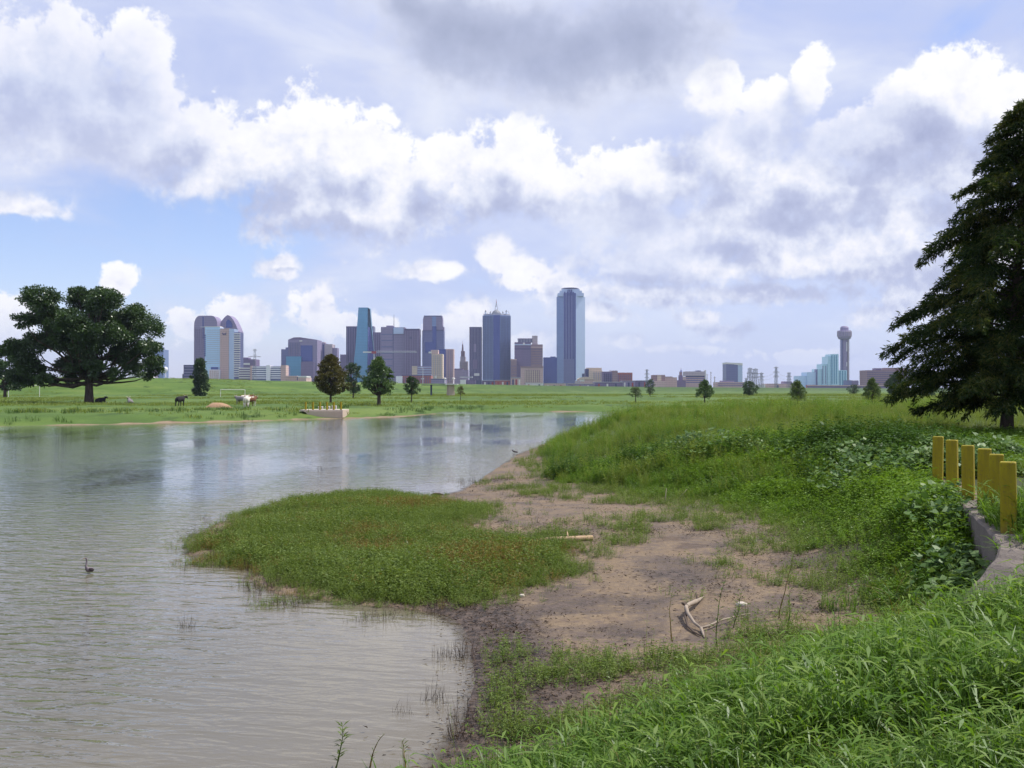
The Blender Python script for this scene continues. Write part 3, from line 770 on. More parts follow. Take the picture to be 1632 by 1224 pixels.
    b.slab('recess', [(689, 556.5), (689, 520), (695.4, 520), (695.4, 562), (677.5, 562), (677.5, 545), (689, 545)], -1.2, 0.4, 'navy'); b.box('ledge', 673.3, 689, 526.6, 527.6, -1.6, 0.4, 'dark'); b.box('ledge', 695.4, 706.6, 525.8, 526.8, -1.6, 0.4, 'dark'); b.box('roof_edge', 675.5, 704, 502.8, 504, 0, 37, 'slate'); b.box('pale_shaft', 688.5, 695, 504.4, 520, 0.4, 3, 'blue')
    b = Bld('office_tower', 'tan slab with a dark blue left face below the recessed tower', 2300, px=711)
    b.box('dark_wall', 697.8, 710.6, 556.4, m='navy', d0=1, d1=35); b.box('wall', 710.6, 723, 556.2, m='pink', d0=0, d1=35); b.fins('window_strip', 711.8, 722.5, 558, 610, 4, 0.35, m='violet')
    b = Bld('hotel_block', 'cream block with windows in upright strips and a penthouse sign', 2150, px=696)
    b.box('wall', 687.8, 705.4, 564, m='beige'); b.fins('window_strip', 689.8, 704.5, 566, 600, 4, 0.4, m='grey'); b.box('penthouse', 686.5, 698.5, 557.6, 564, 1, 20, 'pink'); b.box('sign', 683, 688, 560.4, 563, 0, 2, 'white'); b.box('roof_vent', 693, 695.8, 598.6, 603.0, -4, -1, 'white')
    b = Bld('office_block', 'low grey block with a tan left end between mauve tower and cream block', 2250, px=674)
    b.box('wall', 665, 688, 583.5, m='violet'); b.box('end_wall', 656.5, 665, 583.5, d0=1, m='beige'); b.bands('floor_line', 665.5, 688, 585, 600, 4, 0.25, 0, 'silver', 0.6)
    b = Bld('brick_warehouse', 'long red brick warehouse behind the small tree at the levee', 1900, px=664)
    b.box('wall', 640, 687, 598.5, m='brick'); b.box('cornice', 640, 687, 597.4, 599, -1, 20, 'purple'); b.box('sign', 671, 676, 603, 604.4, -1, 0.3, 'white'); b.fins('window_strip', 642, 686, 601, 612, 13, 0.3, m='purple'); b.box('white_annex', 631, 641, 599.5, d0=-4, d1=15, m='pale')
    b = Bld('shed', 'long low blue shed left of the concrete gate tower', 1800, px=697)
    b.box('wall', 687, 710, 604.5, m='violet'); b.box('roof', 686.6, 710.3, 603.5, 605, -1, 30, 'slate')
    b = Bld('spire_tower', 'old beige setback tower with a slim pointed spire', 2550, px=738)
    b.box('wall', 732.5, 745.5, 576, m='grey'); b.box('setback', 733.6, 741.8, 568.3, 576, 4, 24, 'grey'); b.box('spire_base', 734.6, 740.6, 559.5, 568.3, 6, 20, 'brown')
    b.poly('spire', [(735.6, 8), (739.0, 8), (739.0, 16), (735.6, 16)], 548.5, 560, 'brown', [(736.4, 10), (738.2, 10), (738.2, 14), (736.4, 14)]); b.mast('finial', 737.3, 543.5, 549, 0.6, 12, 'pink'); b.fins('pilaster', 737, 745, 578, 606, 4, 0.3, m='pink')
    b = Bld('office_block', 'flat mauve block in front of the setback spire tower', 2200, px=732)
    b.box('wall', 724, 746, 589.5, m='violet'); b.box('parapet', 724, 738, 587.4, 589.8, 1, 20, 'purple')
    b = Bld('pavilion', 'small white pavilion and flat canopy right of the gate tower', 1600, px=742)
    b.box('wall', 733.5, 742, 605.2, m='white'); b.box('canopy', 733, 753, 600.2, 602, 6, 24, 'line'); b.box('back_wall', 742, 758, 605.8, d0=8, d1=22, m='purple')
    b = Bld('office_tower', 'dark purple tower with pale upright lines left of the spired blue one', 2500, px=757)
    b.box('wall', 748, 767.4, 521, m='dark'); b.fins('pilaster', 748.6, 767.4, 521.6, 606, 8, 0.3, m='violet'); b.box('pale_panel', 755, 759, 548, 561, -1.6, 0.3, 'violet'); b.box('glint_panel', 754, 761, 573, 588, -1.5, 0.3, 'purple'); b.box('annex_sign', 755.5, 764, 594.8, 599, -3, -1, 'white')
    # --- blue tower with crown of trusses
    b = Bld('spired_tower', 'blue glass tower with chamfered edge and open white crown around a spire', 2480, 'skyscraper', 791)
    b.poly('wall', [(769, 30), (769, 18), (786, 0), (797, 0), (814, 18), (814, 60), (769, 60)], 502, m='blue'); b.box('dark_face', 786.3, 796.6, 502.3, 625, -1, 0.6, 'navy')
    mb = MB()
    for (a, c) in ((769.6, 786), (797, 813.6)):
        for i in range(8):
            t = a + (c - a) * i / 7.0; d = 18 * abs(t - 791.5 - (5.5 if t > 791 else -5.5)) / 17 - 1.4
            mb.box(b.X(t, d) - 0.35, b.X(t, d) + 0.35, d - 0.5, d + 0.9, b.Z(604), b.Z(503))
    mb.build('mullion', M_['slate'], b.root, kind='stuff')
    b.poly('crown_base', [(770.5, 28), (785, 4), (798, 4), (812.5, 28), (812.5, 50), (770.5, 50)], 499.4, 502, 'line')
    for (x0, y0) in ((774, 494.5), (807, 494.5), (781.5, 497), (801.5, 497)):
        b.mast('turret', x0, y0, 500.5, 1.6, 16, 'silver'); MB().lathe([(2.4, b.Z(y0 + 1.2)), (1.6, b.Z(y0)), (0.2, b.Z(y0 - 1.5))], b.X(x0, 16), 16, 8).build('turret_cap', M_['steel'], b.root)
    mb = MB()
    for i in range(9): mb.tube([(b.X(771 + 5.1 * i, 18), 18, b.Z(499.8)), (b.X(773.5 + 4.5 * i, 18), 18, b.Z(496.6 if i % 2 else 494.8))], 0.45, 4)
    mb.build('truss', M_['line'], b.root, kind='stuff')
    MB().lathe([(11.5, b.Z(500)), (10.6, b.Z(497.5)), (7.5, b.Z(494.6)), (2.4, b.Z(492.4)), (1.0, b.Z(492))], b.X(791, 22), 22, 14).build('dome', M_['steel'], b.root, True)
    for s_ in (-1, 1): MB().tube([(b.X(791 + 2.2 * s_, 22), 22, b.Z(492.6)), (b.X(791, 22), 22, b.Z(481))], 0.55, 5).build('spire_leg', M_['steel'], b.root)
    b.mast('spire', 791, 476.8, 483, 0.7, 22, 'red'); b.box('spire_brace', 789.9, 792.1, 487.3, 488, 21.5, 22.5, 'steel')
    b = Bld('old_hotel', 'old tan block squeezed between the spired tower and the drum topped block', 2420, px=818)
    b.box('wall', 814, 823.4, 574, m='brown'); b.box('parapet', 813.6, 823.8, 572.2, 574, -1, 20, 'pink'); b.bands('floor_line', 814.4, 823, 583, 606, 5, 0.25, 0, 'purple', 0.5)
    b = Bld('drum_topped_office', 'two tone brown block with a dark columned rooftop drum and square stair head', 2450, px=842)
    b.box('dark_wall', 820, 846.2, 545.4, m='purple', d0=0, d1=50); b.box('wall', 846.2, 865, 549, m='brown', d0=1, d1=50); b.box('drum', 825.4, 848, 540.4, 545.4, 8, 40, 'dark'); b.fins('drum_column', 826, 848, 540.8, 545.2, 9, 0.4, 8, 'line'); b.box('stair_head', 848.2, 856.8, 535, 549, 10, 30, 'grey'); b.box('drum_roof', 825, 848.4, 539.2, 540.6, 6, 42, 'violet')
    b.box('belt', 820, 846, 548.4, 550, -1, 0.3, 'silver'); b.box('belt', 846.2, 865, 552.5, 554.2, 0, 1.3, 'pink'); b.box('belt', 820, 846, 555.5, 556.5, -1, 0.3, 'dark'); b.box('beacon', 833.5, 836.5, 546, 549.4, -2, -1, 'white'); b.bands('floor_line', 847, 864.6, 556, 583, 7, 0.25, 1, 'purple', 0.6)
    b = Bld('courthouse_block', 'pinkish brown block with tall upright fins below the drum topped office', 2150, px=848)
    b.box('wall', 830, 865.5, 584.4, m='pink'); b.fins('fin', 836.5, 860, 590, 610, 8, 0.45, m='beige'); b.box('recess', 836, 860, 589.4, 612, -0.5, 0.5, 'brown'); b.box('cornice', 829.6, 866, 583.6, 586, -1.5, 30, 'brown')
    b = Bld('dark_glass_block', 'near black glass block left of the tallest tower', 2500, px=876)
    b.box('wall', 866.2, 887.5, 569.5, m='navy'); b.box('annex', 877.5, 885.5, 568.2, 569.5, 4, 30, 'navy')
    # --- the tallest tower
    b = Bld('tallest_tower', 'tallest glass tower with stepped shoulders and dark strips down its centre', 2800, 'skyscraper', 909)
    b.poly('left_face', [(887, 26), (898.4, 0), (898.4, 60), (887, 60)], 472, m='blue'); b.poly('right_face', [(917, 0), (932.5, 26), (932.5, 60), (917, 60)], 472, m='silver'); b.box('centre_shaft', 898.4, 917, 466.5, d0=-6, d1=60, m='slate')  # sunlit look of the right face is put into its paler glass
    for i, (a, c, t) in enumerate(((889, 930.6, 467), (892.4, 927.6, 463), (895.6, 924, 460.6))):
        b.box('shoulder', a, c, t, 472.2, 4 + 2 * i, 56 - 3 * i, 'silver')
    b.fins('dark_strip', 899.2, 917, 465, 572, 4, 0.42, -6, 'navy'); b.box('dark_edge', 915.6, 917.8, 467, 606, -7.5, -5.8, 'navy'); b.fins('top_louver', 904.5, 913, 462, 471.5, 3, 0.5, 4, 'navy', 12); b.box('left_reflection', 887.6, 898.2, 548, 612, 24, 24.6, 'navy')
    MB().lathe([(b.X(923) - b.X(909), b.Z(459.4)), (b.X(923) - b.X(909), b.Z(458.4)), (b.X(921) - b.X(909), b.Z(457.6))], b.X(909.5), 28, 24).build('roof_disc', M_['dark'], b.root)
    b.box('base_band', 917.4, 932.4, 595.4, 600.5, 18, 24, 'dark'); b.bands('left_floor_line', 888, 898, 583, 606, 5, 0.2, 23, 'violet', 0.6)
    # --- low town to the right
    b = Bld('civic_hall', 'beige hall with a colonnade attic right of the tallest tower', 2100, px=949)
    b.box('wall', 938.5, 960.5, 591, m='beige'); b.box('attic', 935, 959, 586.2, 591, 4, 26, 'beige'); b.box('dark_side', 932.8, 938.5, 588, d0=2, d1=24, m='dark'); b.fins('window_strip', 946, 960, 593, 606, 4, 0.4, m='grey')
    b = Bld('pavilion', 'low round roofed cream pavilion at the foot of the tallest tower', 1900, px=934)
    b.box('wall', 922, 946, 604.5, m='pink'); b.slab('roof', [(920.5, 604.5), (925, 601.6), (934, 600.4), (943, 601.6), (947, 604.5)], -2, 30, 'beige'); b.box('white_wall', 923.5, 931.5, 604.8, 608, -1, 0.4, 'white'); b.box('canopy', 917, 925, 607, 611, -2, 12, 'grey')
    b = Bld('brick_warehouse', 'dark red brick warehouse with two roof heights right of the beige hall', 2000, px=985)
    b.box('wall', 961.5, 978, 592.2, m='purple'); b.box('right_wall', 978, 1008, 593.8, m='brick', d0=1, d1=40); b.box('stair_tower', 976, 984.5, 590.6, d0=-2, d1=20, m='brown'); b.fins('window_strip', 985, 1007, 597, 612, 7, 0.35, 1, 'purple'); b.fins('window_strip', 963, 975.5, 595.5, 612, 4, 0.35, 0, 'dark'); b.box('roof_tank', 971.2, 974.2, 590.2, 592.4, 6, 12, 'white')
    low = [(868, 902, 611.5, 'pink', 'low pinkish sheds below the near black glass block'), (814, 831, 602.5, 'pink', 'square orange tan building below the spired tower'),
           (789, 813, 606.5, 'brick', 'red market building below the spired tower'), (768, 788, 607.0, 'purple', 'dark low shed left of the red market building'),
           (905, 948, 612.0, 'violet', 'low mauve shed in front of the cream pavilion'), (947, 992, 609.5, 'purple', 'long low mauve shed below the brick warehouse'),
           (991, 1012, 607.5, 'violet', 'arched mauve shed right of the brick warehouse'), (1012, 1042, 607.0, 'purple', 'low mauve sheds behind the small thin tree'),
           (838, 866, 610.5, 'white', 'flat white roofed shed below the pinkish finned block')]
    for i, (x0, x1, yt, mm, lab) in enumerate(low):
        b = Bld('low_shed', lab, 1650 + 17 * i, px=(x0 + x1) / 2)
        b.box('wall', x0, x1, yt, m=mm, d1=30); b.box('roof', x0 - 0.4, x1 + 0.4, yt - 0.9, yt, -1, 31, 'line' if i % 2 else 'grey')
        for q in range(3):
            a = x0 + (x1 - x0) * (0.12 + 0.3 * q + 0.02 * (i % 4)); b.box('door', a, a + 2.6, yt + 2.2, 618, -0.6, 0.4, ('white', 'dark', 'red')[(q + i) % 3])
    b = Bld('brown_block', 'brown block with one pale yellow face above the low sheds', 2000, px=1050)
    b.box('wall', 1042, 1060, 597.5, m='brown'); b.box('pale_face', 1047.5, 1054, 598.4, 608, -1.2, 0.4, 'beige'); b.box('lower_wing', 1040, 1062, 607, d0=-6, d1=10, m='pink')
    b = Bld('brown_block', 'lower tan block between the yellow faced block and the domed courthouse', 2050, px=1068)
    b.box('wall', 1060.5, 1079, 601.4, m='pink'); b.box('roof', 1060, 1072, 600.2, 601.6, 0, 20, 'brown')
    b = Bld('domed_courthouse', 'dark stone courthouse with a small tiered clock turret', 2100, px=1085)
    b.box('wall', 1078, 1093, 606, m='purple'); b.box('turret', 1082.6, 1088.2, 598, 606, 4, 16, 'purple'); b.box('turret_stage', 1083.6, 1087.2, 592.5, 598, 6, 14, 'brown')
    b.poly('turret_roof', [(1083.2, 5), (1087.6, 5), (1087.6, 15), (1083.2, 15)], 588, 593, 'slate', [(1085.2, 9.5), (1085.7, 9.5), (1085.7, 10.5), (1085.2, 10.5)]); b.mast('finial', 1085.4, 585.5, 588.4, 0.4, 10)
    b = Bld('county_office', 'long grey topped office with dark windows under its attic', 2150, px=1108)
    b.box('wall', 1093, 1124, 600, m='pink'); b.box('attic', 1092.5, 1124, 592, 599, -2, 30, 'grey'); b.box('window_band', 1093, 1124, 599, 601, -0.6, 0.4, 'dark'); b.box('end_tower', 1123.6, 1125.4, 590, d0=-3, d1=8, m='white'); b.bands('window_band', 1093.5, 1123, 602.5, 612, 3, 0.4, 0, 'slate', 0.5); b.box('penthouse', 1110, 1117, 590.4, 592, 5, 20, 'slate')
    b = Bld('curved_tower', 'grey tower with a slanted white roof standing alone right of the county office', 2300, px=1170)
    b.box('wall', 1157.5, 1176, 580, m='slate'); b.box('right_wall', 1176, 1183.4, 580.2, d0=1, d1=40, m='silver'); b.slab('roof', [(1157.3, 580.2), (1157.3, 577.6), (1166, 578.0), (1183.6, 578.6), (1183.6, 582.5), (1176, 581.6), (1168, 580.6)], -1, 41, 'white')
    b = Bld('low_offices', 'low pinkish offices at the foot of the lone slanted roof tower', 2000, px=1166)
    b.box('wall', 1143, 1186, 609, m='pink'); b.box('upper_storey', 1150, 1170, 606.6, 609, 4, 24, 'violet'); b.bands('window_band', 1144, 1185, 611, 617, 2, 0.4, 0, 'purple', 0.5)
    b = Bld('low_offices', 'scattered low pink roofs left of the stepped aqua hotel', 2000, px=1240)
    b.box('wall', 1221, 1262, 611.5, m='pink'); b.box('roof', 1249, 1262, 607.8, 611.5, 2, 22, 'violet'); b.box('white_wall', 1206, 1220, 612.6, d0=-4, d1=10, m='white'); b.box('door', 1238, 1241, 614, 620, -0.6, 0.4, 'dark')
    # --- stepped aqua hotel and the ball tower
    b = Bld('stepped_hotel', 'aqua mirrored hotel climbing in steps towards the ball tower', 2550, 'hotel', 1308)
    for i, (x0, x1, yt, mm) in enumerate(((1273.5, 1286, 599, 'ice'), (1286, 1303, 593.2, 'ice'), (1303, 1311, 588, 'aqua'), (1311, 1319.6, 580, 'aqua'), (1319.6, 1325, 567.8, 'aqua'), (1325, 1336.6, 564.2, 'aqua'))):
        b.box('step', x0, x1, yt, d0=(5 - i) * 4, d1=(5 - i) * 4 + 50, m=mm)
    b.fins('dark_strip', 1325.4, 1336, 566, 612, 3, 0.35, 0, 'teal'); b.fins('edge_strip', 1311, 1320, 583, 612, 2, 0.2, 8, 'slate'); b.box('low_wing', 1336.6, 1350, 590, d0=6, d1=40, m='aqua'); b.fins('wing_strip', 1338, 1350, 591, 614, 3, 0.4, 6, 'teal'); b.box('step_side', 1301.5, 1303, 588.5, d0=11, d1=30, m='slate')
    b = Bld('ball_tower', 'slim concrete observation tower topped by a ribbed ball', 2700, 'tower', 1347.5)
    for (a, c, mm) in ((1341.2, 1343.2, 'slate'), (1344.2, 1350.2, 'violet'), (1351.6, 1353.8, 'grey')): b.box('shaft', a, c, 539, d0=0 if mm == 'violet' else 3, d1=14, m=mm)  # right shaft coloured paler to stand for the tower's sunlit edge
    b.box('lift_slot', 1349.0, 1350.4, 545, 560, -0.8, 0.3, 'white'); b.box('lift_slot', 1349.0, 1350.4, 577, 584, -0.8, 0.3, 'white')
    R1 = b.X(1358.4) - b.X(1347.5)
    MB().lathe([(R1 * 0.62, b.Z(541)), (R1 * 0.86, b.Z(539.6)), (R1 * 1.0, b.Z(536)), (R1 * 1.0, b.Z(529)), (R1 * 0.93, b.Z(526.6)), (R1 * 0.60, b.Z(526))], 0, 8, 24).build('ball', M_['violet'], b.root)
    MB().lathe([(R1 * 0.60, b.Z(527)), (R1 * 0.60, b.Z(522.4)), (R1 * 0.48, b.Z(520.2)), (R1 * 0.3, b.Z(519.4))], 0, 8, 20).build('top_drum', M_['violet'], b.root)
    for q in range(20):
        a = 2 * math.pi * q / 20
        MB().tube([(R1 * 1.02 * math.cos(a), 8 + R1 * 1.02 * math.sin(a), b.Z(536)), (R1 * 1.02 * math.cos(a), 8 + R1 * 1.02 * math.sin(a), b.Z(529)), (R1 * 0.94 * math.cos(a), 8 + R1 * 0.94 * math.sin(a), b.Z(526.8))], 0.45, 4).build('rib', M_['grey'], b.root)
    for yy in (529.4, 532.6, 535.8): MB().lathe([(R1 * 1.0, b.Z(yy + .25)), (R1 * 1.045, b.Z(yy)), (R1 * 1.0, b.Z(yy - .25))], 0, 8, 24).build('ring', M_['grey'], b.root)
    b = Bld('low_offices', 'small dark pair of low buildings right of the ball tower', 2400, px=1362)
    b.box('wall', 1353, 1357.5, 606, m='slate'); b.box('right_wall', 1357.5, 1368.5, 606.4, m='purple')
    b = Bld('brown_apartments', 'long brown flat roofed block half hidden by the right hand cypress', 2000, px=1415)
    b.box('wall', 1381, 1446, 590, m='brown'); b.box('penthouse', 1396, 1405, 586.8, 590, 4, 24, 'purple'); b.box('penthouse', 1411, 1446, 586.2, 590, 4, 24, 'brown'); b.bands('window_band', 1382, 1445, 592.5, 612, 6, 0.4, 0, 'purple', 0.5)
    b = Bld('viaduct', 'long low purple railway viaduct below the stepped aqua hotel', 1900, 'viaduct', 1355)
    b.box('deck', 1287, 1425, 615.0, 619.2, 0, 8, 'purple'); b.fins('pier', 1289, 1424, 619, 628, 24, 0.25, 1, 'brown', 0.2); b.box('parapet', 1287, 1425, 613.9, 615.2, -0.6, 0.6, 'pink'); b.box('end_house', 1286.5, 1300, 613.5, 622, 2, 12, 'brick')


def lattice(root, h, w0, w1, arms, rad=0.22):
    """four legs, bracing and cross arms"""
    for sx in (-1, 1):
        for sy in (-1, 1): MB().tube([(sx * w0, sy * w0, 0), (sx * w1, sy * w1, h)], rad, 4).build('leg', M_['steel'], root)
    mb = MB(); n = 9
    for i in range(n):
        a, c = i / n, (i + 1) / n; wa = w0 + (w1 - w0) * a; wc = w0 + (w1 - w0) * c
        for sy in (-1, 1):
            mb.tube([(-wa, sy * wa, a * h), (wc, sy * wc, c * h)], rad * 0.7, 3, False); mb.tube([(wa, sy * wa, a * h), (-wc, sy * wc, c * h)], rad * 0.7, 3, False)
    mb.build('bracing', M_['steel'], root, kind='stuff')
    for (f, l) in arms:
        mb = MB(); mb.tube([(-l, 0, f * h), (l, 0, f * h)], rad, 4); mb.tube([(-l, 0, f * h), (0, 0, f * h + 1.6)], rad * .7, 3); mb.tube([(l, 0, f * h), (0, 0, f * h + 1.6)], rad * .7, 3)
        mb.build('cross_arm', M_['steel'], root)


def build_pylons():
    spec = [(406, 556, 1500, 1.0, 'thin pylon with long arms rising behind the wide pale garage'), (1195.5, 587, 1250, 1.5, 'stout pylon left of its twin behind the round dark tree'),
            (1204, 588, 1250, 1.5, 'stout pylon right of its twin behind the round dark tree'), (1213.5, 594.5, 1400, 1.0, 'pale slimmer pylon just right of the stout pair'),
            (1237, 585, 1350, 0.8, 'tall thin pylon midway between stout pair and stepped hotel'), (1257.5, 594, 1500, 1.1, 'shorter pylon nearest the stepped aqua hotel'),
            (1031, 589, 1600, 0.8, 'thin pylon above the dark bushy tree right of the brick warehouse'), (1189, 603, 1800, 0.8, 'tiny distant pylon beside the lone slanted roof tower')]
    tops = {}
    for px, yt, D, fat, lab in spec:
        x = (px - CX) / FPX * D; h = EYE + (HY - yt) / FPX * D
        root = thing('power_pylon', lab, 'pylon', (x, D, 0), 0.25, 'lattice pylons behind the levee')
        arms = [(0.97, 3.5), (0.80, 4.6), (0.64, 4.0)] if px > 500 else [(0.82, 9), (0.97, 3)]
        lattice(root, h, 3.2 * fat * 0.8, 1.0 * fat, arms, 0.24 * (0.8 + 0.4 * fat)); tops[px] = (x, D, h)
    for i, (px, yt, yb, D, lab) in enumerate(((1133, 592.5, 618, 1500, 'tall plain pole right of the white end tower of the county office'), (1139, 600, 620, 1300, 'shorter plain pole beside the bushy levee tree'), (1127, 596, 618, 1600, 'thin pole nearest the white end tower of the county office'))):
        root = thing('utility_pole', lab, 'pole', ((px - CX) / FPX * D, D, 0)); h = EYE + (HY - yt) / FPX * D
        MB().tube([(0, 0, 0), (0, 0, h)], [0.7, 0.5], 6).build('pole', M_['grey'], root); MB().box(-1.6, 1.6, -0.15, 0.15, h - 1.6, h - 1.2).build('cross_bar', M_['steel'], root)
    for lvl, lab in ((0.80, 'upper power line strung between the pylons left of the stepped hotel'), (0.64, 'lower power line strung between the pylons left of the stepped hotel')):
        ks = [1195.5, 1204, 1213.5, 1237, 1257.5]; mb = MB()
        for a, c in zip(ks[:-1], ks[1:]):
            A, C = tops[a], tops[c]
            mb.tube([(A[0] + (C[0] - A[0]) * t, A[1] + (C[1] - A[1]) * t, (A[2] + (C[2] - A[2]) * t) * lvl - 5 * t * (1 - t)) for t in np.linspace(0, 1, 7)], 0.10, 3)
        o = mb.build('power_line', M_['steel']); tag(o, lab, 'power line', 'power lines between the pylons')


build_city()
build_pylons()
# ------------------------------------------------------------------ trees
def leaf_material(name, dark, mid, light, trans=0.35, gloss=0.06, patch=0.35):
    m, k, out = new_mat(name)
    geo = k.n('ShaderNodeNewGeometry'); P = k.n('ShaderNodeTexCoord').outputs['Object']
    isl = geo.outputs['Random Per Island']
    inst = k.n('ShaderNodeObjectInfo').outputs['Random']
    f = k.math('MULTIPLY_ADD', k.noise(P, patch, 3, 0.6), 0.9, k.math('MULTIPLY_ADD', isl, 0.35, k.math('MULTIPLY_ADD', inst, 0.3, -0.22)))
    c = k.ramp(f, [(0.25, dark), (0.52, mid), (0.85, light)])
    d = k.n('ShaderNodeBsdfDiffuse'); k.set(d.inputs[0], c)
    t = k.n('ShaderNodeBsdfTranslucent'); k.set(t.inputs[0], k.mix(1.0, c, (1.25, 1.3, 0.55, 1), 'MULTIPLY'))
    mx = k.n('ShaderNodeMixShader'); mx.inputs[0].default_value = trans
    k.t.links.new(d.outputs[0], mx.inputs[1]); k.t.links.new(t.outputs[0], mx.inputs[2])
    g = k.n('ShaderNodeBsdfGlossy'); g.inputs['Roughness'].default_value = 0.42; k.set(g.inputs[0], (0.85, 0.9, 0.9, 1))
    mx2 = k.n('ShaderNodeMixShader'); mx2.inputs[0].default_value = gloss
    k.t.links.new(mx.outputs[0], mx2.inputs[1]); k.t.links.new(g.outputs[0], mx2.inputs[2])
    k.t.links.new(mx2.outputs[0], out.inputs[0])
    return m


def bark_material():
    m, k, out = new_mat('bark')
    P = k.n('ShaderNodeTexCoord').outputs['Object']
    f = k.noise(k.vec('MULTIPLY', P, (6, 6, 1.2)), 1.0, 5, 0.65)
    c = k.ramp(f, [(0.3, (0.035, 0.027, 0.022)), (0.7, (0.115, 0.092, 0.075))])
    principled(k, out, c, 0.95, 0.1, 0, bump(k, f, 0.8, 0.05))
    return m


L_OAK = leaf_material('oak_leaf', (0.027, 0.0546, 0.012), (0.0459, 0.091, 0.018), (0.081, 0.1365, 0.0288), 0.22)
L_OLIVE = leaf_material('russet_olive_leaf', (0.050, 0.050, 0.012), (0.082, 0.075, 0.018), (0.125, 0.10, 0.028), 0.28, 0.03)
L_GREEN = leaf_material('dense_green_leaf', (0.0275, 0.06, 0.0132), (0.05, 0.1056, 0.0198), (0.09, 0.15, 0.0308), 0.25)
L_DARK = leaf_material('dark_green_leaf', (0.0187, 0.0432, 0.0132), (0.0325, 0.0696, 0.0192), (0.0562, 0.102, 0.0264), 0.2)
L_LIGHT = leaf_material('pale_green_leaf', (0.0495, 0.0825, 0.016), (0.077, 0.121, 0.024), (0.1155, 0.165, 0.036), 0.3)
L_CYP = leaf_material('cypress_spray', (0.012, 0.028, 0.009), (0.034, 0.060, 0.015), (0.150, 0.148, 0.036), 0.34, 0.01, 0.75)  # the light olive tone paints sunlit patches into the spray colour
BARK = bark_material()


def cards(P, length, width, rng, out_dir=None, droop=0.0, bend=0.25):
    """leaf shaped quads at points P with random attitude; out_dir pulls their long axis"""
    n = len(P)
    a = rng.normal(size=(n, 3))
    if out_dir is not None: a = a * 0.55 + out_dir
    a[:, 2] -= droop
    a /= np.linalg.norm(a, axis=1, keepdims=True) + 1e-9
    b = np.cross(a, rng.normal(size=(n, 3))); b /= np.linalg.norm(b, axis=1, keepdims=True) + 1e-9
    c = np.cross(a, b)
    L = (length * rng.uniform(0.6, 1.3, n))[:, None]; W = (width * rng.uniform(0.7, 1.3, n))[:, None]
    v0 = P; v1 = P + a * L * 0.5 + b * W * 0.5 + c * L * bend * 0.3; v2 = P + a * L; v3 = P + a * L * 0.5 - b * W * 0.5 + c * L * bend * 0.3
    V = np.stack([v0, v1, v2, v3], 1).reshape(-1, 3)
    F = np.arange(4 * n).reshape(n, 4)
    return V, F


def fill_clumps(clumps, rng, n_leaf, sub=12, squash=0.75):
    """leaf positions: each clump is a bunch of smaller tufts on its upper and outer shell"""
    C = np.array([c[:3] for c in clumps], float); Rr = np.array([c[3] for c in clumps], float)
    w = Rr ** 2; w /= w.sum()
    out, od = [], []
    for c, r, q in zip(C, Rr, w):
        m = max(8, int(n_leaf * q))
        d = rng.normal(size=(sub, 3)); d[:, 2] = d[:, 2] * 0.8 + 0.25
        d /= np.linalg.norm(d, axis=1, keepdims=True)
        tc = c + d * r * rng.uniform(0.45, 0.85, (sub, 1)) * np.array([1, 1, squash])
        i = rng.integers(0, sub, m)
        e = rng.normal(size=(m, 3)); e /= np.linalg.norm(e, axis=1, keepdims=True)
        p = tc[i] + e * (r * 0.42 * rng.random(m) ** 0.45)[:, None] * np.array([1, 1, 0.7])
        out.append(p); od.append(p - c)
    P = np.concatenate(out); D = np.concatenate(od); D /= np.linalg.norm(D, axis=1, keepdims=True) + 1e-9
    return P, D


def limb(mb, a, b, r0, r1, rng, n=5, sag=0.12):
    a = np.array(a, float); b = np.array(b, float); L = np.linalg.norm(b - a)
    pts = []
    for i in range(n):
        t = i / (n - 1); p = a + (b - a) * t
        p[2] += -math.sin(math.pi * t) * L * sag
        if 0 < i < n - 1: p += rng.normal(size=3) * L * 0.035
        pts.append(p)
    mb.tube(pts, [r0 + (r1 - r0) * i / (n - 1) for i in range(n)], 6)


def tree(name, label, px, py, clumps_m, trunk_h, trunk_r, leaf, mat, n_leaf, seed, group=None, limbs=True, lean=0.0, loc=None, width=0.55, sub=12):
    """clumps_m: (x, y, z, r) in metres round the foot of the trunk"""
    rng = np.random.default_rng(seed)
    x, y, z = loc or on_ground(px, py)
    root = thing(name, label, 'tree', (x, y, z - 0.05), 0, group)
    mb = MB()
    tt = (lean, 0, trunk_h)
    mb.tube([(0, 0, -0.3), (lean * 0.1, 0, trunk_h * 0.08), (lean * .4, 0, trunk_h * 0.45), tt], [trunk_r * 1.6, trunk_r * 1.08, trunk_r * 0.92, trunk_r * 0.8], 10)
    zs = max(c[2] for c in clumps_m)
    mb.tube([tt, (lean * 1.1, 0.1, (trunk_h + zs) / 2), (lean * 1.1, 0, zs * 0.95)], [trunk_r * 0.8, trunk_r * 0.45, trunk_r * 0.1], 7)
    if limbs:
        for c in clumps_m:
            h0 = min(trunk_h * rng.uniform(0.9, 1.05) + max(0, c[2] - trunk_h) * rng.uniform(0.0, 0.45), zs * 0.9)
            limb(mb, (lean, 0, h0), c[:3], trunk_r * rng.uniform(0.28, 0.42), trunk_r * 0.07, rng)
    mb.build('trunk', BARK, root, True)
    P, D = fill_clumps(clumps_m, rng, n_leaf, sub)
    V, F = cards(P, leaf, leaf * width, rng, D * 0.6)
    link('crown', np_mesh('crown', V, F, mat), root)
    return root


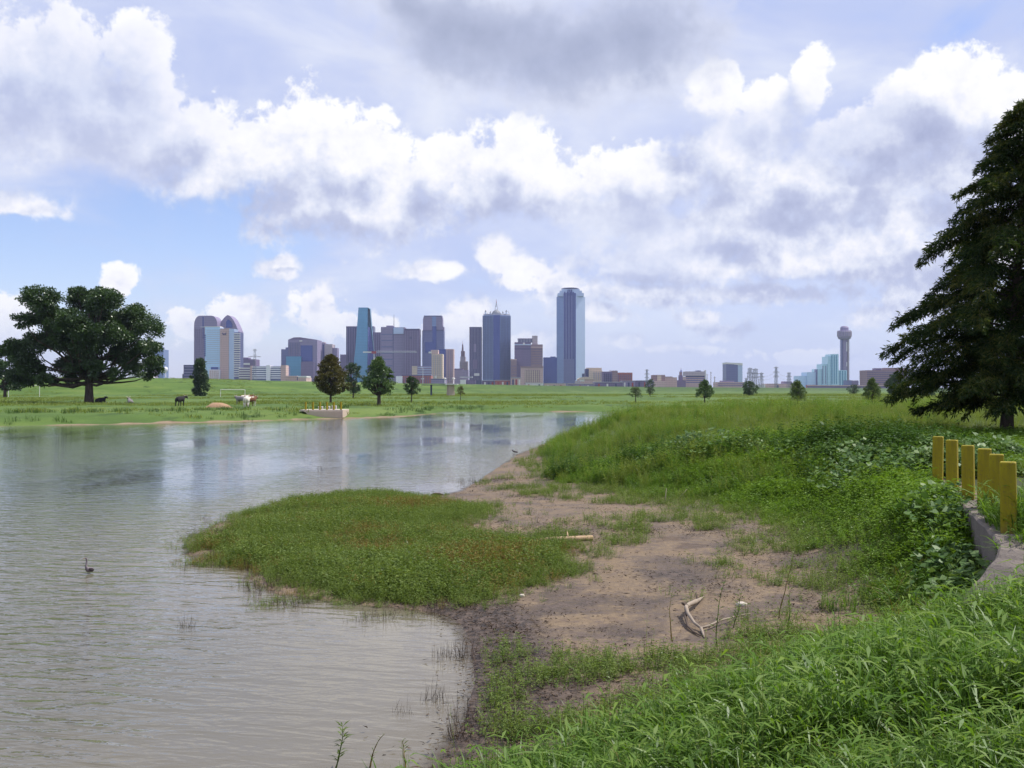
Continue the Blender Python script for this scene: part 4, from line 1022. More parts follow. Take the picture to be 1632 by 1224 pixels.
def hull_clumps(H0, H1, Rm, prof, n, rng, r):
    """clump centres filling a crown given by its radius at each height"""
    out = []; hs = [p[0] for p in prof]; rs = [p[1] for p in prof]
    for i in range(n):
        t = (i + 0.5) / n; t = t ** 0.9
        a = i * 2.39996 + rng.uniform(-.4, .4)
        rad = float(np.interp(t, hs, rs)) * Rm
        q = rng.uniform(0.35, 0.95); rr = r * rng.uniform(0.75, 1.2)
        out.append((math.cos(a) * max(rad - rr * 0.6, 0) * q, math.sin(a) * max(rad - rr * 0.6, 0) * q, H0 + (H1 - H0) * t - rr * 0.2, rr))
    return out


def build_trees():
    rng = np.random.default_rng(3)
    # the big oak: clumps read off the picture, pushed to various depths
    x, y, z = on_ground(142, 642); s = y / FPX
    pix = [(88, 482, 27), (118, 478, 24), (152, 480, 26), (182, 486, 27), (210, 502, 25), (236, 524, 21), (250, 552, 15), (238, 578, 16), (70, 494, 21), (62, 514, 16), (70, 528, 17), (92, 515, 20), (104, 508, 24), (138, 504, 26),
           (172, 514, 25), (202, 534, 23), (226, 556, 18), (86, 546, 26), (54, 562, 22), (28, 572, 20), (118, 540, 27), (152, 552, 26), (186, 572, 22), (214, 588, 17), (58, 590, 22), (92, 586, 26), (130, 582, 26), (164, 588, 18),
           (24, 598, 17), (44, 604, 13), (92, 606, 13), (70, 604, 12), (112, 604, 10), (196, 598, 12), (225, 600, 9), (52, 546, 20), (36, 556, 18), (232, 588, 14), (200, 560, 24), (160, 530, 24), (110, 565, 24), (150, 470, 14), (176, 470, 12), (98, 466, 14), (124, 466, 12)]
    cl = []
    for i, (px, py, r) in enumerate(pix):
        dep = ((-0.55, 0.5, 0.0)[i % 3] + rng.uniform(-.25, .25)) * 9 * math.sqrt(max(0.15, 1 - ((px - 145) / 135) ** 2))
        cl.append(((px - 142) * s, dep, (642 - py) * s, r * s * 1.12))
    for i in range(12):
        a = rng.uniform(0, 6.28); cl.append((math.cos(a) * 6.5, math.sin(a) * 7.5, rng.uniform(6, 14), 2.2))
    tree('oak_tree', 'huge spreading dark oak with a thick trunk on the far bank', 142, 642, cl, 3.3, 0.72, 0.38, L_OAK, 125000, 21, width=0.6, sub=24)
    # the darker tree behind its left side
    x, y, z = on_ground(8, 634); s = y / FPX
    cl = [((px - 8) * s, dd, (634 - py) * s, r * s) for px, py, r, dd in ((10, 556, 17, 2), (30, 575, 16, 0), (-12, 562, 18, 0), (8, 590, 22, -2), (32, 604, 15, 1), (-20, 592, 20, 1), (6, 612, 17, 3), (-36, 575, 22, 0), (-50, 600, 22, 2), (24, 618, 10, -1))]
    tree('broadleaf_tree', 'dark low tree cut by the picture edge behind the left goal', 8, 634, cl, 2.0, 0.4, 0.55, L_DARK, 14000, 22)
    # columnar tree on the levee's foot
    x, y, z = on_ground(319, 631.5); s = y / FPX; H = (631 - 570) * s
    cl = hull_clumps(0.4, H * 0.97, 15.5 * s, [(0, .72), (.25, 1), (.55, .95), (.8, .75), (1, .3)], 34, rng, 6.2 * s)
    tree('columnar_tree', 'narrow dark column shaped tree in front of the hotel', 319, 631.5, cl, H * 0.2, 0.2, 0.42, L_DARK, 9000, 23)

    def ovoid(name, label, px, base, top, cb, half, mat, seed, prof, n=40, leaves=9000, tr=None, leaf=None, group='young trees on the grass flood plain', rs=0.24):
        g = np.random.default_rng(seed); X, Y, Zg = on_ground(px, base); s = Y / FPX
        H0, H1 = (base - cb) * s, (base - top) * s
        c = hull_clumps(H0 + 0.1 * (H1 - H0), H1 * 0.98, half * s, prof, n, g, half * s * rs)
        return tree(name, label, px, base, c, H0 * 1.05, tr or max(0.05, half * s * 0.055), leaf or max(0.16, 0.075 * half * s), mat, leaves, seed, group)
    egg = [(0, .72), (.2, 1), (.45, .92), (.7, .62), (.88, .36), (1, .1)]; cone = [(0, .9), (.15, 1), (.45, .74), (.75, .42), (1, .08)]; ball = [(0, .55), (.25, .95), (.5, 1), (.75, .8), (1, .35)]; flat = [(0, .8), (.3, 1), (.6, .9), (1, .4)]
    ovoid('cypress_tree', 'russet olive rounded tree standing just behind the far yellow posts', 527, 643, 566, 630, 35, L_OLIVE, 31, egg, 52, 16000)
    ovoid('broadleaf_tree', 'dull green tree half hidden between russet and dark green trees', 563, 635, 578, 629, 23, L_DARK, 32, ball, 34, 8000)
    ovoid('cypress_tree', 'full dark green pyramid shaped tree with a stout double trunk', 604, 646, 569, 630, 31, L_GREEN, 33, egg, 52, 15000, tr=0.30)
    ovoid('broadleaf_tree', 'small round dark green tree on a thin trunk below the brick warehouse', 656, 641.5, 600, 629, 17.5, L_DARK, 34, ball, 34, 7000)
    ovoid('sapling', 'thin brownish sapling right of the concrete gate tower', 734, 639, 615, 629, 10, L_OLIVE, 35, flat, 14, 900)
    ovoid('sapling', 'sparse pale green sapling left of the dark bushy tree', 1013, 643, 616, 632, 16, L_LIGHT, 36, flat, 20, 1700)
    ovoid('broadleaf_tree', 'dark bushy tree right behind the sparse pale sapling', 1036, 631, 604, 629, 12, L_DARK, 37, ball, 22, 3500)
    ovoid('broadleaf_tree', 'dark dome shaped tree in front of the county office', 1123, 641.5, 606, 634, 20, L_GREEN, 38, egg, 36, 7000)
    ovoid('broadleaf_tree', 'wide dark blue green tree below the stout twin pylons', 1194, 631, 607.5, 630, 17, L_DARK, 39, ball, 30, 6000)
    ovoid('broadleaf_tree', 'yellowish green dome tree with thin trunk below the stepped hotel', 1271, 646, 608, 638, 19.5, L_LIGHT, 40, egg, 34, 5500)
    ovoid('broadleaf_tree', 'dark crown peeping over the yellowish dome tree', 1270, 631, 605.5, 630, 13, L_DARK, 41, ball, 20, 3500)
    ovoid('cypress_tree', 'olive green pointed tree just left of the big cypress', 1390, 646, 603, 636, 20, L_LIGHT, 42, cone, 36, 6000)
    ovoid('sapling', 'slim sapling tucked under the right side of the olive pointed tree', 1399, 645, 618, 636, 7, L_GREEN, 43, egg, 14, 1200)
    ovoid('broadleaf_tree', 'low dark bush left of the olive pointed tree', 1360, 628.5, 613, 628, 13, L_DARK, 44, ball, 20, 3000)
    ovoid('broadleaf_tree', 'large dark tree filling the gap before the brown apartments', 1428, 632, 594, 630, 24, L_DARK, 45, ball, 40, 9000)
    ovoid('broadleaf_tree', 'dark hedge like tree behind the big cypress lower branches', 1475, 633, 598, 631, 28, L_DARK, 46, ball, 40, 7000)
    build_cypress()


def build_cypress():
    """the bald cypress at the right edge, 39 m away: drooping limbs clothed in feathery sprays"""
    rng = np.random.default_rng(9)
    x, y, z = on_ground(1604, 697); s = y / FPX
    root = thing('bald_cypress', 'tall dark feathery cypress with drooping limbs cut by the picture edge', 'tree', (x, y, z - 0.05))
    H = (697 - 150) * s; ax = lambda t: 38 * s * t                      # the trunk leans to the right
    mb = MB(); mb.tube([(0, 0, -0.3), (0, 0, 0.15), (0.03, 0, 0.9), (ax(.3), 0, H * .3), (ax(.65), 0, H * .65), (ax(1), 0, H)], [0.36, 0.25, 0.205, 0.16, 0.09, 0.015], 12)
    prof = [(0.04, 150), (0.10, 172), (0.17, 196), (0.28, 204), (0.38, 196), (0.48, 185), (0.58, 158), (0.66, 122), (0.76, 94), (0.84, 72), (0.92, 44), (1.0, 6)]
    hs = [p[0] for p in prof]; rs = [p[1] * s for p in prof]
    P, D = [], []
    N = 135
    for i in range(N):
        t = 0.10 + 0.895 * ((i + rng.uniform(0, 1)) / N) ** 1.05
        a = i * 2.39996 + rng.uniform(-.5, .5); L = float(np.interp(t, hs, rs)) * rng.choice([rng.uniform(0.5, 0.8), rng.uniform(0.82, 1.04)], p=[.5, .5])
        rise = 0.02 + 0.95 * min(t, .55) + 0.25 * t
        o = np.array([ax(t), 0, H * t ]); u = np.array([math.cos(a), math.sin(a), 0.0]); w = np.array([-u[1], u[0], 0.0])
        f = lambda q: o + u * L * q + np.array([0, 0, L * (rise * q * (1 - q) * 1.1 - (0.10 + 0.12 * (1 - t) * (t > .22)) * q * q)]) + w * L * 0.10 * math.sin(q * 3 + i)
        mb.tube([f(q) for q in (0, .25, .5, .75, .97)], [0.045 * (1.2 - t) + 0.012, 0.034 * (1.2 - t) + .008, 0.022 * (1.2 - t) + .006, 0.012, 0.004], 5)
        m = int(6 + 7 * L)
        for j in range(m):
            q = 0.16 + 0.84 * (j + rng.random()) / m
            b = f(q); side = 1 if j % 2 else -1
            tl = L * 0.34 * (1.08 - q) + 0.22
            d = u * 0.75 + w * side * rng.uniform(0.3, 1.0) + np.array([0, 0, rng.uniform(-0.5, 0.25)]); d /= np.linalg.norm(d)
            k = int(26 + 46 * tl)
            r = rng.random(k)[:, None]
            p = b + d * tl * r + rng.normal(size=(k, 3)) * 0.05 * (1.3 - r * .6) + np.array([0, 0, -1]) * (r ** 2) * tl * 0.30
            P.append(p); D.append(np.repeat((d * 0.9 + np.array([0, 0, -0.45]))[None], k, 0))
    mb.build('trunk', BARK, root, True)
    P = np.concatenate(P); D = np.concatenate(D)
    V, F = cards(P, 0.19, 0.042, rng, D, 0.15)
    link('crown', np_mesh('crown', V, F, L_CYP), root)


build_trees()
# ------------------------------------------------------------------ things on the banks
YELLOW = None


def yellow_paint():
    m, k, out = new_mat('yellow_post_paint')
    P = k.n('ShaderNodeTexCoord').outputs['Object']
    sp = k.n('ShaderNodeSeparateXYZ'); k.set(sp.inputs[0], P)
    f = k.noise(k.vec('MULTIPLY', P, (9, 9, 2.2)), 1.0, 5, 0.65); f2 = k.noise(P, 30.0, 3)
    c = k.ramp(f, [(0.3, (0.215, 0.165, 0.004)), (0.58, (0.300, 0.246, 0.005)), (0.8, (0.36, 0.30, 0.010))])
    c = k.mix(k.math('MULTIPLY', k.smooth(f2, 0.56, 0.68), 0.55), c, (0.17, 0.115, 0.03, 1))
    f3 = k.noise(k.vec('MULTIPLY', P, (26, 26, 1.1)), 1.0, 3, 0.6); c = k.mix(k.math('MULTIPLY', k.smooth(f3, 0.55, 0.72), 0.5), c, (0.12, 0.085, 0.02, 1))
    low = k.smooth(k.math('ADD', sp.outputs[2], k.math('MULTIPLY', f, 0.25)), 0.30, 0.08)
    c = k.mix(k.math('MULTIPLY', low, 0.55), c, (0.20, 0.125, 0.05, 1))
    principled(k, out, c, 0.6, 0.3, 0, bump(k, f, 0.35, 0.01))
    return m


def concrete_material(name, a, b):
    m, k, out = new_mat(name)
    P = k.n('ShaderNodeTexCoord').outputs['Object']
    f = k.noise(P, 2.2, 6, 0.65); g = k.noise(P, 26.0, 4, 0.6)
    c = k.mix(f, (*a, 1), (*b, 1))
    c = k.mix(k.math('MULTIPLY', k.smooth(g, 0.55, 0.7), 0.5), c, tuple(q * 0.45 for q in a) + (1,))
    principled(k, out, c, 0.9, 0.2, 0, bump(k, k.math('ADD', f, g), 0.5, 0.03))
    return m


def bevel_box(w, d, h, b=0.007, top=0.012):
    """a square timber with worn edges and a slightly weathered top"""
    mb = MB(); rings = []
    def ring(hw, hd, z):
        return [(-hw + b, -hd, z), (hw - b, -hd, z), (hw, -hd + b, z), (hw, hd - b, z), (hw - b, hd, z), (-hw + b, hd, z), (-hw, hd - b, z), (-hw, -hd + b, z)]
    R_ = [ring(w / 2, d / 2, -0.35), ring(w / 2, d / 2, h - top), ring(w / 2 - top * .6, d / 2 - top * .6, h)]
    for r in R_: mb.v += r
    for i in range(2):
        for q in range(8):
            a = i * 8 + q; c = i * 8 + (q + 1) % 8; mb.f.append((a, c, c + 8, a + 8))
    mb.f.append(tuple(16 + q for q in range(8))); mb.f.append(tuple(7 - q for q in range(8)))
    return mb


def skin_mesh(name, pts, edges, levels=2, root=0):
    """one continuous body grown over a skeleton: pts are (x, y, z, rx, ry)"""
    me = bpy.data.meshes.new(name); me.from_pydata([p[:3] for p in pts], edges, []); me.update()
    o = bpy.data.objects.new(name, me); COL.objects.link(o)
    sk = o.modifiers.new('skin', 'SKIN'); sk.use_smooth_shade = True
    lay = me.skin_vertices[0] if me.skin_vertices else None
    for i, p in enumerate(pts):
        lay.data[i].radius = (p[3], p[4] if len(p) > 4 else p[3]); lay.data[i].use_root = (i == root)
    sb = o.modifiers.new('sub', 'SUBSURF'); sb.levels = levels; sb.render_levels = levels
    dg = bpy.context.evaluated_depsgraph_get(); dg.update()
    new = bpy.data.meshes.new_from_object(o.evaluated_get(dg))
    bpy.data.objects.remove(o); bpy.data.meshes.remove(me)
    new.name = name
    return new


def hide_material(name, base, patch, thr, scale=1.5):
    m, k, out = new_mat(name)
    P = k.n('ShaderNodeTexCoord').outputs['Object']
    c = k.mix(k.smooth(k.noise(P, scale, 2, 0.4), thr, thr + 0.04), (*base, 1), (*patch, 1))
    principled(k, out, c, 0.9, 0.15)
    return m


def cow(label, px, py, yaw, mat, pose='stand', head=0.0, scale=1.0, horn=True):
    x, y, z = on_ground(px, py)
    root = thing('cow', label, 'cow', (x, y, z), yaw, 'cattle on the far bank')
    s = scale
    if pose == 'stand':
        pts = [(0.72, 0, 1.02, .27, .33), (0.25, 0, 0.98, .33, .40), (-0.30, 0, 0.98, .34, .42), (-0.78, 0, 1.06, .27, .32), (-0.98, 0, 1.12, .15, .18),      # trunk, head end first
               (1.02, 0.05 * head, 1.20, .17, .21), (1.25, 0.22 * head, 1.30, .15, .16), (1.42, 0.40 * head, 1.20, .10, .10), (1.58, 0.52 * head, 1.05, .075, .075)]
        E = [(0, 1), (1, 2), (2, 3), (3, 4), (0, 5), (5, 6), (6, 7), (7, 8)]
        for sy in (-1, 1):
            b = len(pts); pts += [(0.66, sy * 0.20, 0.78, .13), (0.66, sy * 0.20, 0.46, .075), (0.64, sy * 0.20, 0.24, .06), (0.68, sy * 0.20, 0.03, .07)]; E += [(0, b), (b, b + 1), (b + 1, b + 2), (b + 2, b + 3)]
            b = len(pts); pts += [(-0.80, sy * 0.22, 0.78, .17), (-0.70, sy * 0.22, 0.56, .09), (-0.90, sy * 0.22, 0.36, .065), (-0.84, sy * 0.22, 0.03, .07)]; E += [(3, b), (b, b + 1), (b + 1, b + 2), (b + 2, b + 3)]
        hx, hy, hz = 1.27, 0.24 * head, 1.44
    else:
        pts = [(0.70, 0, 0.50, .27, .33), (0.25, 0, 0.46, .36, .42), (-0.30, 0, 0.44, .37, .44), (-0.80, 0, 0.42, .28, .34), (-1.0, 0.02, 0.44, .15, .18),
               (0.98, 0.05 * head, 0.76, .16, .19), (1.15, 0.18 * head, 0.95, .14, .15), (1.32, 0.34 * head, 0.87, .10, .10), (1.46, 0.44 * head, 0.75, .075, .075)]
        E = [(0, 1), (1, 2), (2, 3), (3, 4), (0, 5), (5, 6), (6, 7), (7, 8)]
        for sy in (-1, 1):
            b = len(pts); pts += [(0.80, sy * 0.32, 0.20, .12), (1.02, sy * 0.34, 0.10, .08), (0.76, sy * 0.38, 0.06, .06)]; E += [(0, b), (b, b + 1), (b + 1, b + 2)]
            b = len(pts); pts += [(-0.62, sy * 0.42, 0.24, .18), (-0.22, sy * 0.50, 0.14, .09), (-0.50, sy * 0.54, 0.06, .06)]; E += [(3, b), (b, b + 1), (b + 1, b + 2)]
        hx, hy, hz = 1.17, 0.20 * head, 1.09
    pts = [tuple(v * s for v in p) for p in pts]
    me = skin_mesh('body', pts, E, 1); me.materials.append(mat); link('body', me, root)
    for sy in (-1, 1):
        mb = MB().tube([(hx * s, (hy + sy * .06) * s, hz * s), (hx * s, (hy + sy * .22) * s, (hz + .03) * s), ((hx + .04) * s, (hy + sy * .34) * s, (hz + .16) * s)], [.035 * s, .028 * s, .008 * s], 6)
        if horn: mb.build('horn', M_['beige'], root, True)
        ear = MB().tube([((hx - .02) * s, (hy + sy * .12) * s, (hz - .07) * s), ((hx - .05) * s, (hy + sy * .24) * s, (hz - .09) * s), ((hx - .07) * s, (hy + sy * .31) * s, (hz - .13) * s)], [.03 * s, .055 * s, .012 * s], 6)
        ear.build('ear', mat, root, True)
    t0 = pts[4]
    MB().tube([(t0[0] - .1 * s, 0, t0[2] + .02), (t0[0] - .2 * s, 0, t0[2] - .25 * s), (t0[0] - .18 * s, 0.02, max(.06, t0[2] - .7 * s)), (t0[0] - .18 * s, .03, max(.03, t0[2] - .85 * s))], [.035 * s, .025 * s, .02 * s, .04 * s], 6).build('tail', mat, root, True)
    return root


def build_overlook():
    CONC = concrete_material('weathered_concrete', (0.10, 0.086, 0.082), (0.235, 0.20, 0.178))
    # retaining wall: a swept curb with a rounded lip
    root = thing('retaining_wall', 'curved weathered concrete retaining wall under the six near yellow posts', 'wall', (0, 0, 0))
    W = np.array(WALL); t = np.linspace(0, len(W) - 1, 46)
    C = np.stack([np.interp(t, range(len(W)), W[:, i]) for i in range(3)], 1)
    for _ in range(3): C[1:-1] = (C[:-2] + 2 * C[1:-1] + C[2:]) / 4
    T = np.gradient(C[:, :2], axis=0); T /= np.linalg.norm(T, axis=1, keepdims=True); Nn = np.stack([-T[:, 1], T[:, 0]], 1)      # to the platform side
    if ((Nn[5] @ np.array([1, 0]))) < 0: Nn = -Nn
    V = []; F = []
    for i, (c, n) in enumerate(zip(C, Nn)):
        th = 0.42 + 0.10 * smoothstep(np.array(i), 30, 38)
        zt = c[2] + 0.015 * math.sin(i * 1.7)
        for (o, z) in ((-0.02, -0.4), (0.0, zt - 0.03), (0.03, zt), (th - 0.03, zt - 0.004), (th, zt - 0.03), (th + .02, -0.4)):
            V.append((c[0] + n[0] * o, c[1] + n[1] * o, z))
    k = 6
    for i in range(len(C) - 1):
        for q in range(k - 1): F.append((i * k + q, (i + 1) * k + q, (i + 1) * k + q + 1, i * k + q + 1))
    F.append(tuple(range(k))); F.append(tuple((len(C) - 1) * k + k - 1 - q for q in range(k)))
    mesh_obj('wall', V, F, CONC, root)
    # six posts along it
    labs = ['yellow square timber post farthest along the curved wall, next to the vines', 'second yellow timber post from the far end of the curved wall', 'third yellow timber post from the far end of the curved wall',
            'fourth yellow timber post from the far end, standing clear of the overlapping pair', 'yellow timber post half hidden behind the nearest post', 'nearest and largest yellow timber post at the bend of the curved wall']
    for i, (px, d) in enumerate(((1494, 20.0), (1517.5, 18.4), (1543, 17.0), (1567.5, 15.7), (1588, 14.4), (1607.5, 13.06))):
        o = bevel_box(0.185, 0.18, 0.915 + 0.012 * math.sin(i * 2.3)).build('wooden_post', YELLOW)
        o.location = ((px - CX) / FPX * d, d, 1.30 - 0.012); o.rotation_euler = (0.012 * math.sin(i * 3), 0.014 * math.cos(i * 2), R(-29 + 3 * math.sin(i * 5)))
        tag(o, labs[i], 'post', 'yellow posts on the near curved wall')


def build_far_landing():
    CONC = concrete_material('pale_landing_concrete', (0.46, 0.37, 0.30), (0.56, 0.46, 0.38))
    D = 113.0; s = D / FPX; X = lambda px: (px - CX) * s; Z = lambda py: EYE + (HY - py) * s
    root = thing('landing_platform', 'pale concrete landing with a tapered front standing in the far water edge', 'landing', (X(515), D, 0))
    ox = X(515)
    MB().slab([(X(484) - ox, Z(655.5)), (X(488) - ox, Z(658)), (X(499) - ox, -0.3), (X(545) - ox, -0.3), (X(545) - ox, Z(655.5))], 0, 4.2).build('wall', CONC, root)
    MB().box(X(476.5) - ox, X(545.4) - ox, 0.25, 4.6, Z(655.6) + 0.004, Z(653.2)).build('deck', M_['landing'], root)
    MB().box(X(545) - ox, X(546.2) - ox, -0.05, 4.4, 0.1, Z(654.0)).build('end_wall', CONC, root)
    for i, (a, c, yy) in enumerate(((499, 506, 648.4), (511, 517.5, 648.0), (521, 528.5, 647.2))):
        b = thing('bench', 'low white bench ' + ('nearest the left end' if i == 0 else 'in the middle' if i == 1 else 'nearest the tree trunk') + ' behind the far yellow posts', 'bench', ((X(a) + X(c)) / 2, D + 3.2, Z(653.2)), 0, 'white benches on the far landing')
        w = (X(c) - X(a)) / 2; h = Z(yy) - Z(653.2)
        MB().box(-w, w, -0.2, 0.2, h - .07, h).build('seat', M_['white'], b)
        for sx in (-1, 1): MB().box(sx * w * .8 - .05, sx * w * .8 + .05, -0.15, 0.15, 0, h - .072).build('leg', M_['grey'], b)
    labs = ['thin yellow post at the left end of the far landing', 'second thin yellow post from the left on the far landing', 'third thin yellow post from the left on the far landing', 'third thin yellow post from the right on the far landing',
            'yellow post on the far landing in front of the russet tree trunk', 'thin yellow post at the right end of the far landing']
    for i, px in enumerate((485.6, 497.3, 508.6, 519.8, 530.6, 542.2)):
        o = bevel_box(0.17, 0.17, Z(640.8) - Z(653.2)).build('wooden_post', YELLOW); o.location = (X(px), D + 0.55, Z(653.2) + 0.002); o.rotation_euler = (0, 0, R(-32))
        tag(o, labs[i], 'post', 'yellow posts on the far landing')


def build_field_things():
    WHITEC = hide_material('white_hide', (0.62, 0.58, 0.52), (0.10, 0.07, 0.06), 0.60); DARKC = hide_material('black_hide', (0.025, 0.023, 0.027), (0.55, 0.52, 0.48), 0.66)
    REDC = hide_material('brown_white_hide', (0.15, 0.07, 0.04), (0.60, 0.55, 0.48), 0.50); GREYC = hide_material('grey_roan_hide', (0.24, 0.22, 0.23), (0.05, 0.045, 0.05), 0.55)
    cow('black cow with a white face standing alone left of the dirt mound', 287, 647.5, R(82), DARKC, head=-0.8, scale=0.98)
    cow('white cow seen from behind at the front of the small herd', 393, 649.5, R(100), WHITEC, head=0.3, scale=1.12)
    cow('brown and white cow at the right of the small herd', 399, 648.0, R(60), REDC, head=0.4, scale=1.0)
    cow('grey roan cow at the left of the small herd', 384, 645.0, R(150), GREYC, head=-0.5, scale=0.95)
    cow('pale brown cow standing at the back of the small herd', 391, 643.4, R(20), REDC, head=0.5, scale=1.0)
    cow('grey cow lying alone in the grass between the oak and the black cow', 207, 643.5, R(115), GREYC, 'lie', head=0.6, scale=0.95)
    cow('black cow lying in the shade right of the oak trunk', 160, 642.3, R(70), DARKC, 'lie', head=-0.6, scale=1.0)
    # dirt mound
    x, y, z = on_ground(345, 649); s = y / FPX
    V, F = [(0, 0, 7.5 * s)], []; n = 20
    for j, (r, h) in enumerate(((.35, .85), (.7, .45), (1.0, -0.12))):
        for q in range(n):
            a = 2 * math.pi * q / n; f = 1 + 0.12 * math.sin(3 * a + j) + 0.06 * math.sin(7 * a)
            V.append((math.cos(a) * 21 * s * r * f * (1.15 if math.cos(a) > 0 else 0.9), math.sin(a) * 11 * s * r * f, 7.5 * s * h * (1 + .1 * math.sin(5 * a + j))))
    for q in range(n): F.append((0, 1 + q, 1 + (q + 1) % n))
    for j in range(2):
        for q in range(n):
            a = 1 + j * n + q; c = 1 + j * n + (q + 1) % n; F.append((a, a + n, c + n, c))
    o = mesh_obj('dirt_mound', V, F, plain('bare_dirt', (0.36, 0.235, 0.15), 0.95, 0.1), None, True, (x, y, z)); tag(o, 'low mound of bare tan dirt between the black cow and the herd', 'mound')
    # goals
    for (a, c, yt, yb, lab) in ((13.5, 63, 614.5, 632.5, 'white goal frame at the far left edge under the oak'), (351.5, 390.5, 621.0, 632.5, 'white goal frame behind the small herd and dirt mound')):
        x0, y0, z0 = on_ground((a + c) / 2, yb); s = y0 / FPX
        root = thing('football_goal', lab, 'goal', (x0, y0, z0), 0, 'goal frames on the far field')
        w = (c - a) / 2 * s; h = (yb - yt) * s
        for sx in (-1, 1): MB().tube([(sx * w, 0, -0.1), (sx * w, 0, h)], 0.075, 8).build('goal_post', M_['white'], root)
        MB().tube([(-w, 0, h), (w, 0, h)], 0.07, 8).build('crossbar', M_['white'], root)
    # concrete gate tower on the levee with its footbridge
    x, y, z = on_ground(718, 631); s = y / FPX; Z = lambda py: (631 - py) * s; X = lambda px: (px - 718) * s
    root = thing('gate_tower', 'square concrete gate tower with two lamps and a slab top at the levee', 'tower', (x, y, z))
    PINK = concrete_material('tower_concrete', (0.40, 0.31, 0.26), (0.52, 0.42, 0.35))
    a = (X(725.3) - X(711.5)) / 2 * 0.86; c = [(-a * 1.0, -a * .25), (-a * .38, -a), (a * 1.12, -a * .1), (a * .5, a)]
    MB().prism(c, -1.0, Z(613.2), [(p * .93, q * .93) for p, q in c]).build('shaft', PINK, root); MB().prism([(p * 1.05, q * 1.05) for p, q in c], -0.6, Z(624.5)).build('footing', PINK, root)
    MB().box(X(710.5), X(730), -a * 1.3, a * 1.3, Z(613.2) + .003, Z(611.6)).build('top_slab', M_['white'], root)
    for px in (709, 723):
        MB().tube([(X(px), 0, Z(612)), (X(px), 0, Z(604))], .10, 6).build('lamp_post', M_['pale'], root); MB().lathe([(.1, Z(604.6)), (.42, Z(604)), (.45, Z(602.8)), (.1, Z(602))], X(px), 0, 12).build('lamp', M_['white'], root, True)
    MB().box(X(711), X(724), -.05, .05, Z(604.4), Z(604)).build('rail', M_['steel'], root)
    b = thing('footbridge', 'thin dark footbridge running left from the gate tower on one slim pier', 'bridge', (X(711) + x, y, z))
    MB().box(X(672) - X(711), -0.1, -0.7, 0.7, Z(614.2), Z(613.2)).build('deck', M_['dark'], b); MB().tube([(X(687.3) - X(711), 0, -2.0), (X(687.3) - X(711), 0, Z(614.2))], .28, 8).build('pier', M_['dark'], b); MB().box(X(672) - X(711), -0.1, -0.68, -0.62, Z(611.6), Z(611.2)).build('handrail', M_['steel'], b)
    # light pole over the brick warehouse
    b = thing('light_pole', 'thin pale pole with a short arm rising left of the cream block', 'pole', ((674 - CX) / FPX * 700, 700, gz((674 - CX) / FPX * 700, 700)))
    MB().tube([(0, 0, -.2), (0, 0, 17)], [.16, .1], 6).build('pole', M_['pale'], b); MB().tube([(-1.6, 0, 16.8), (0.2, 0, 16.9)], .08, 5).build('arm', M_['pale'], b)


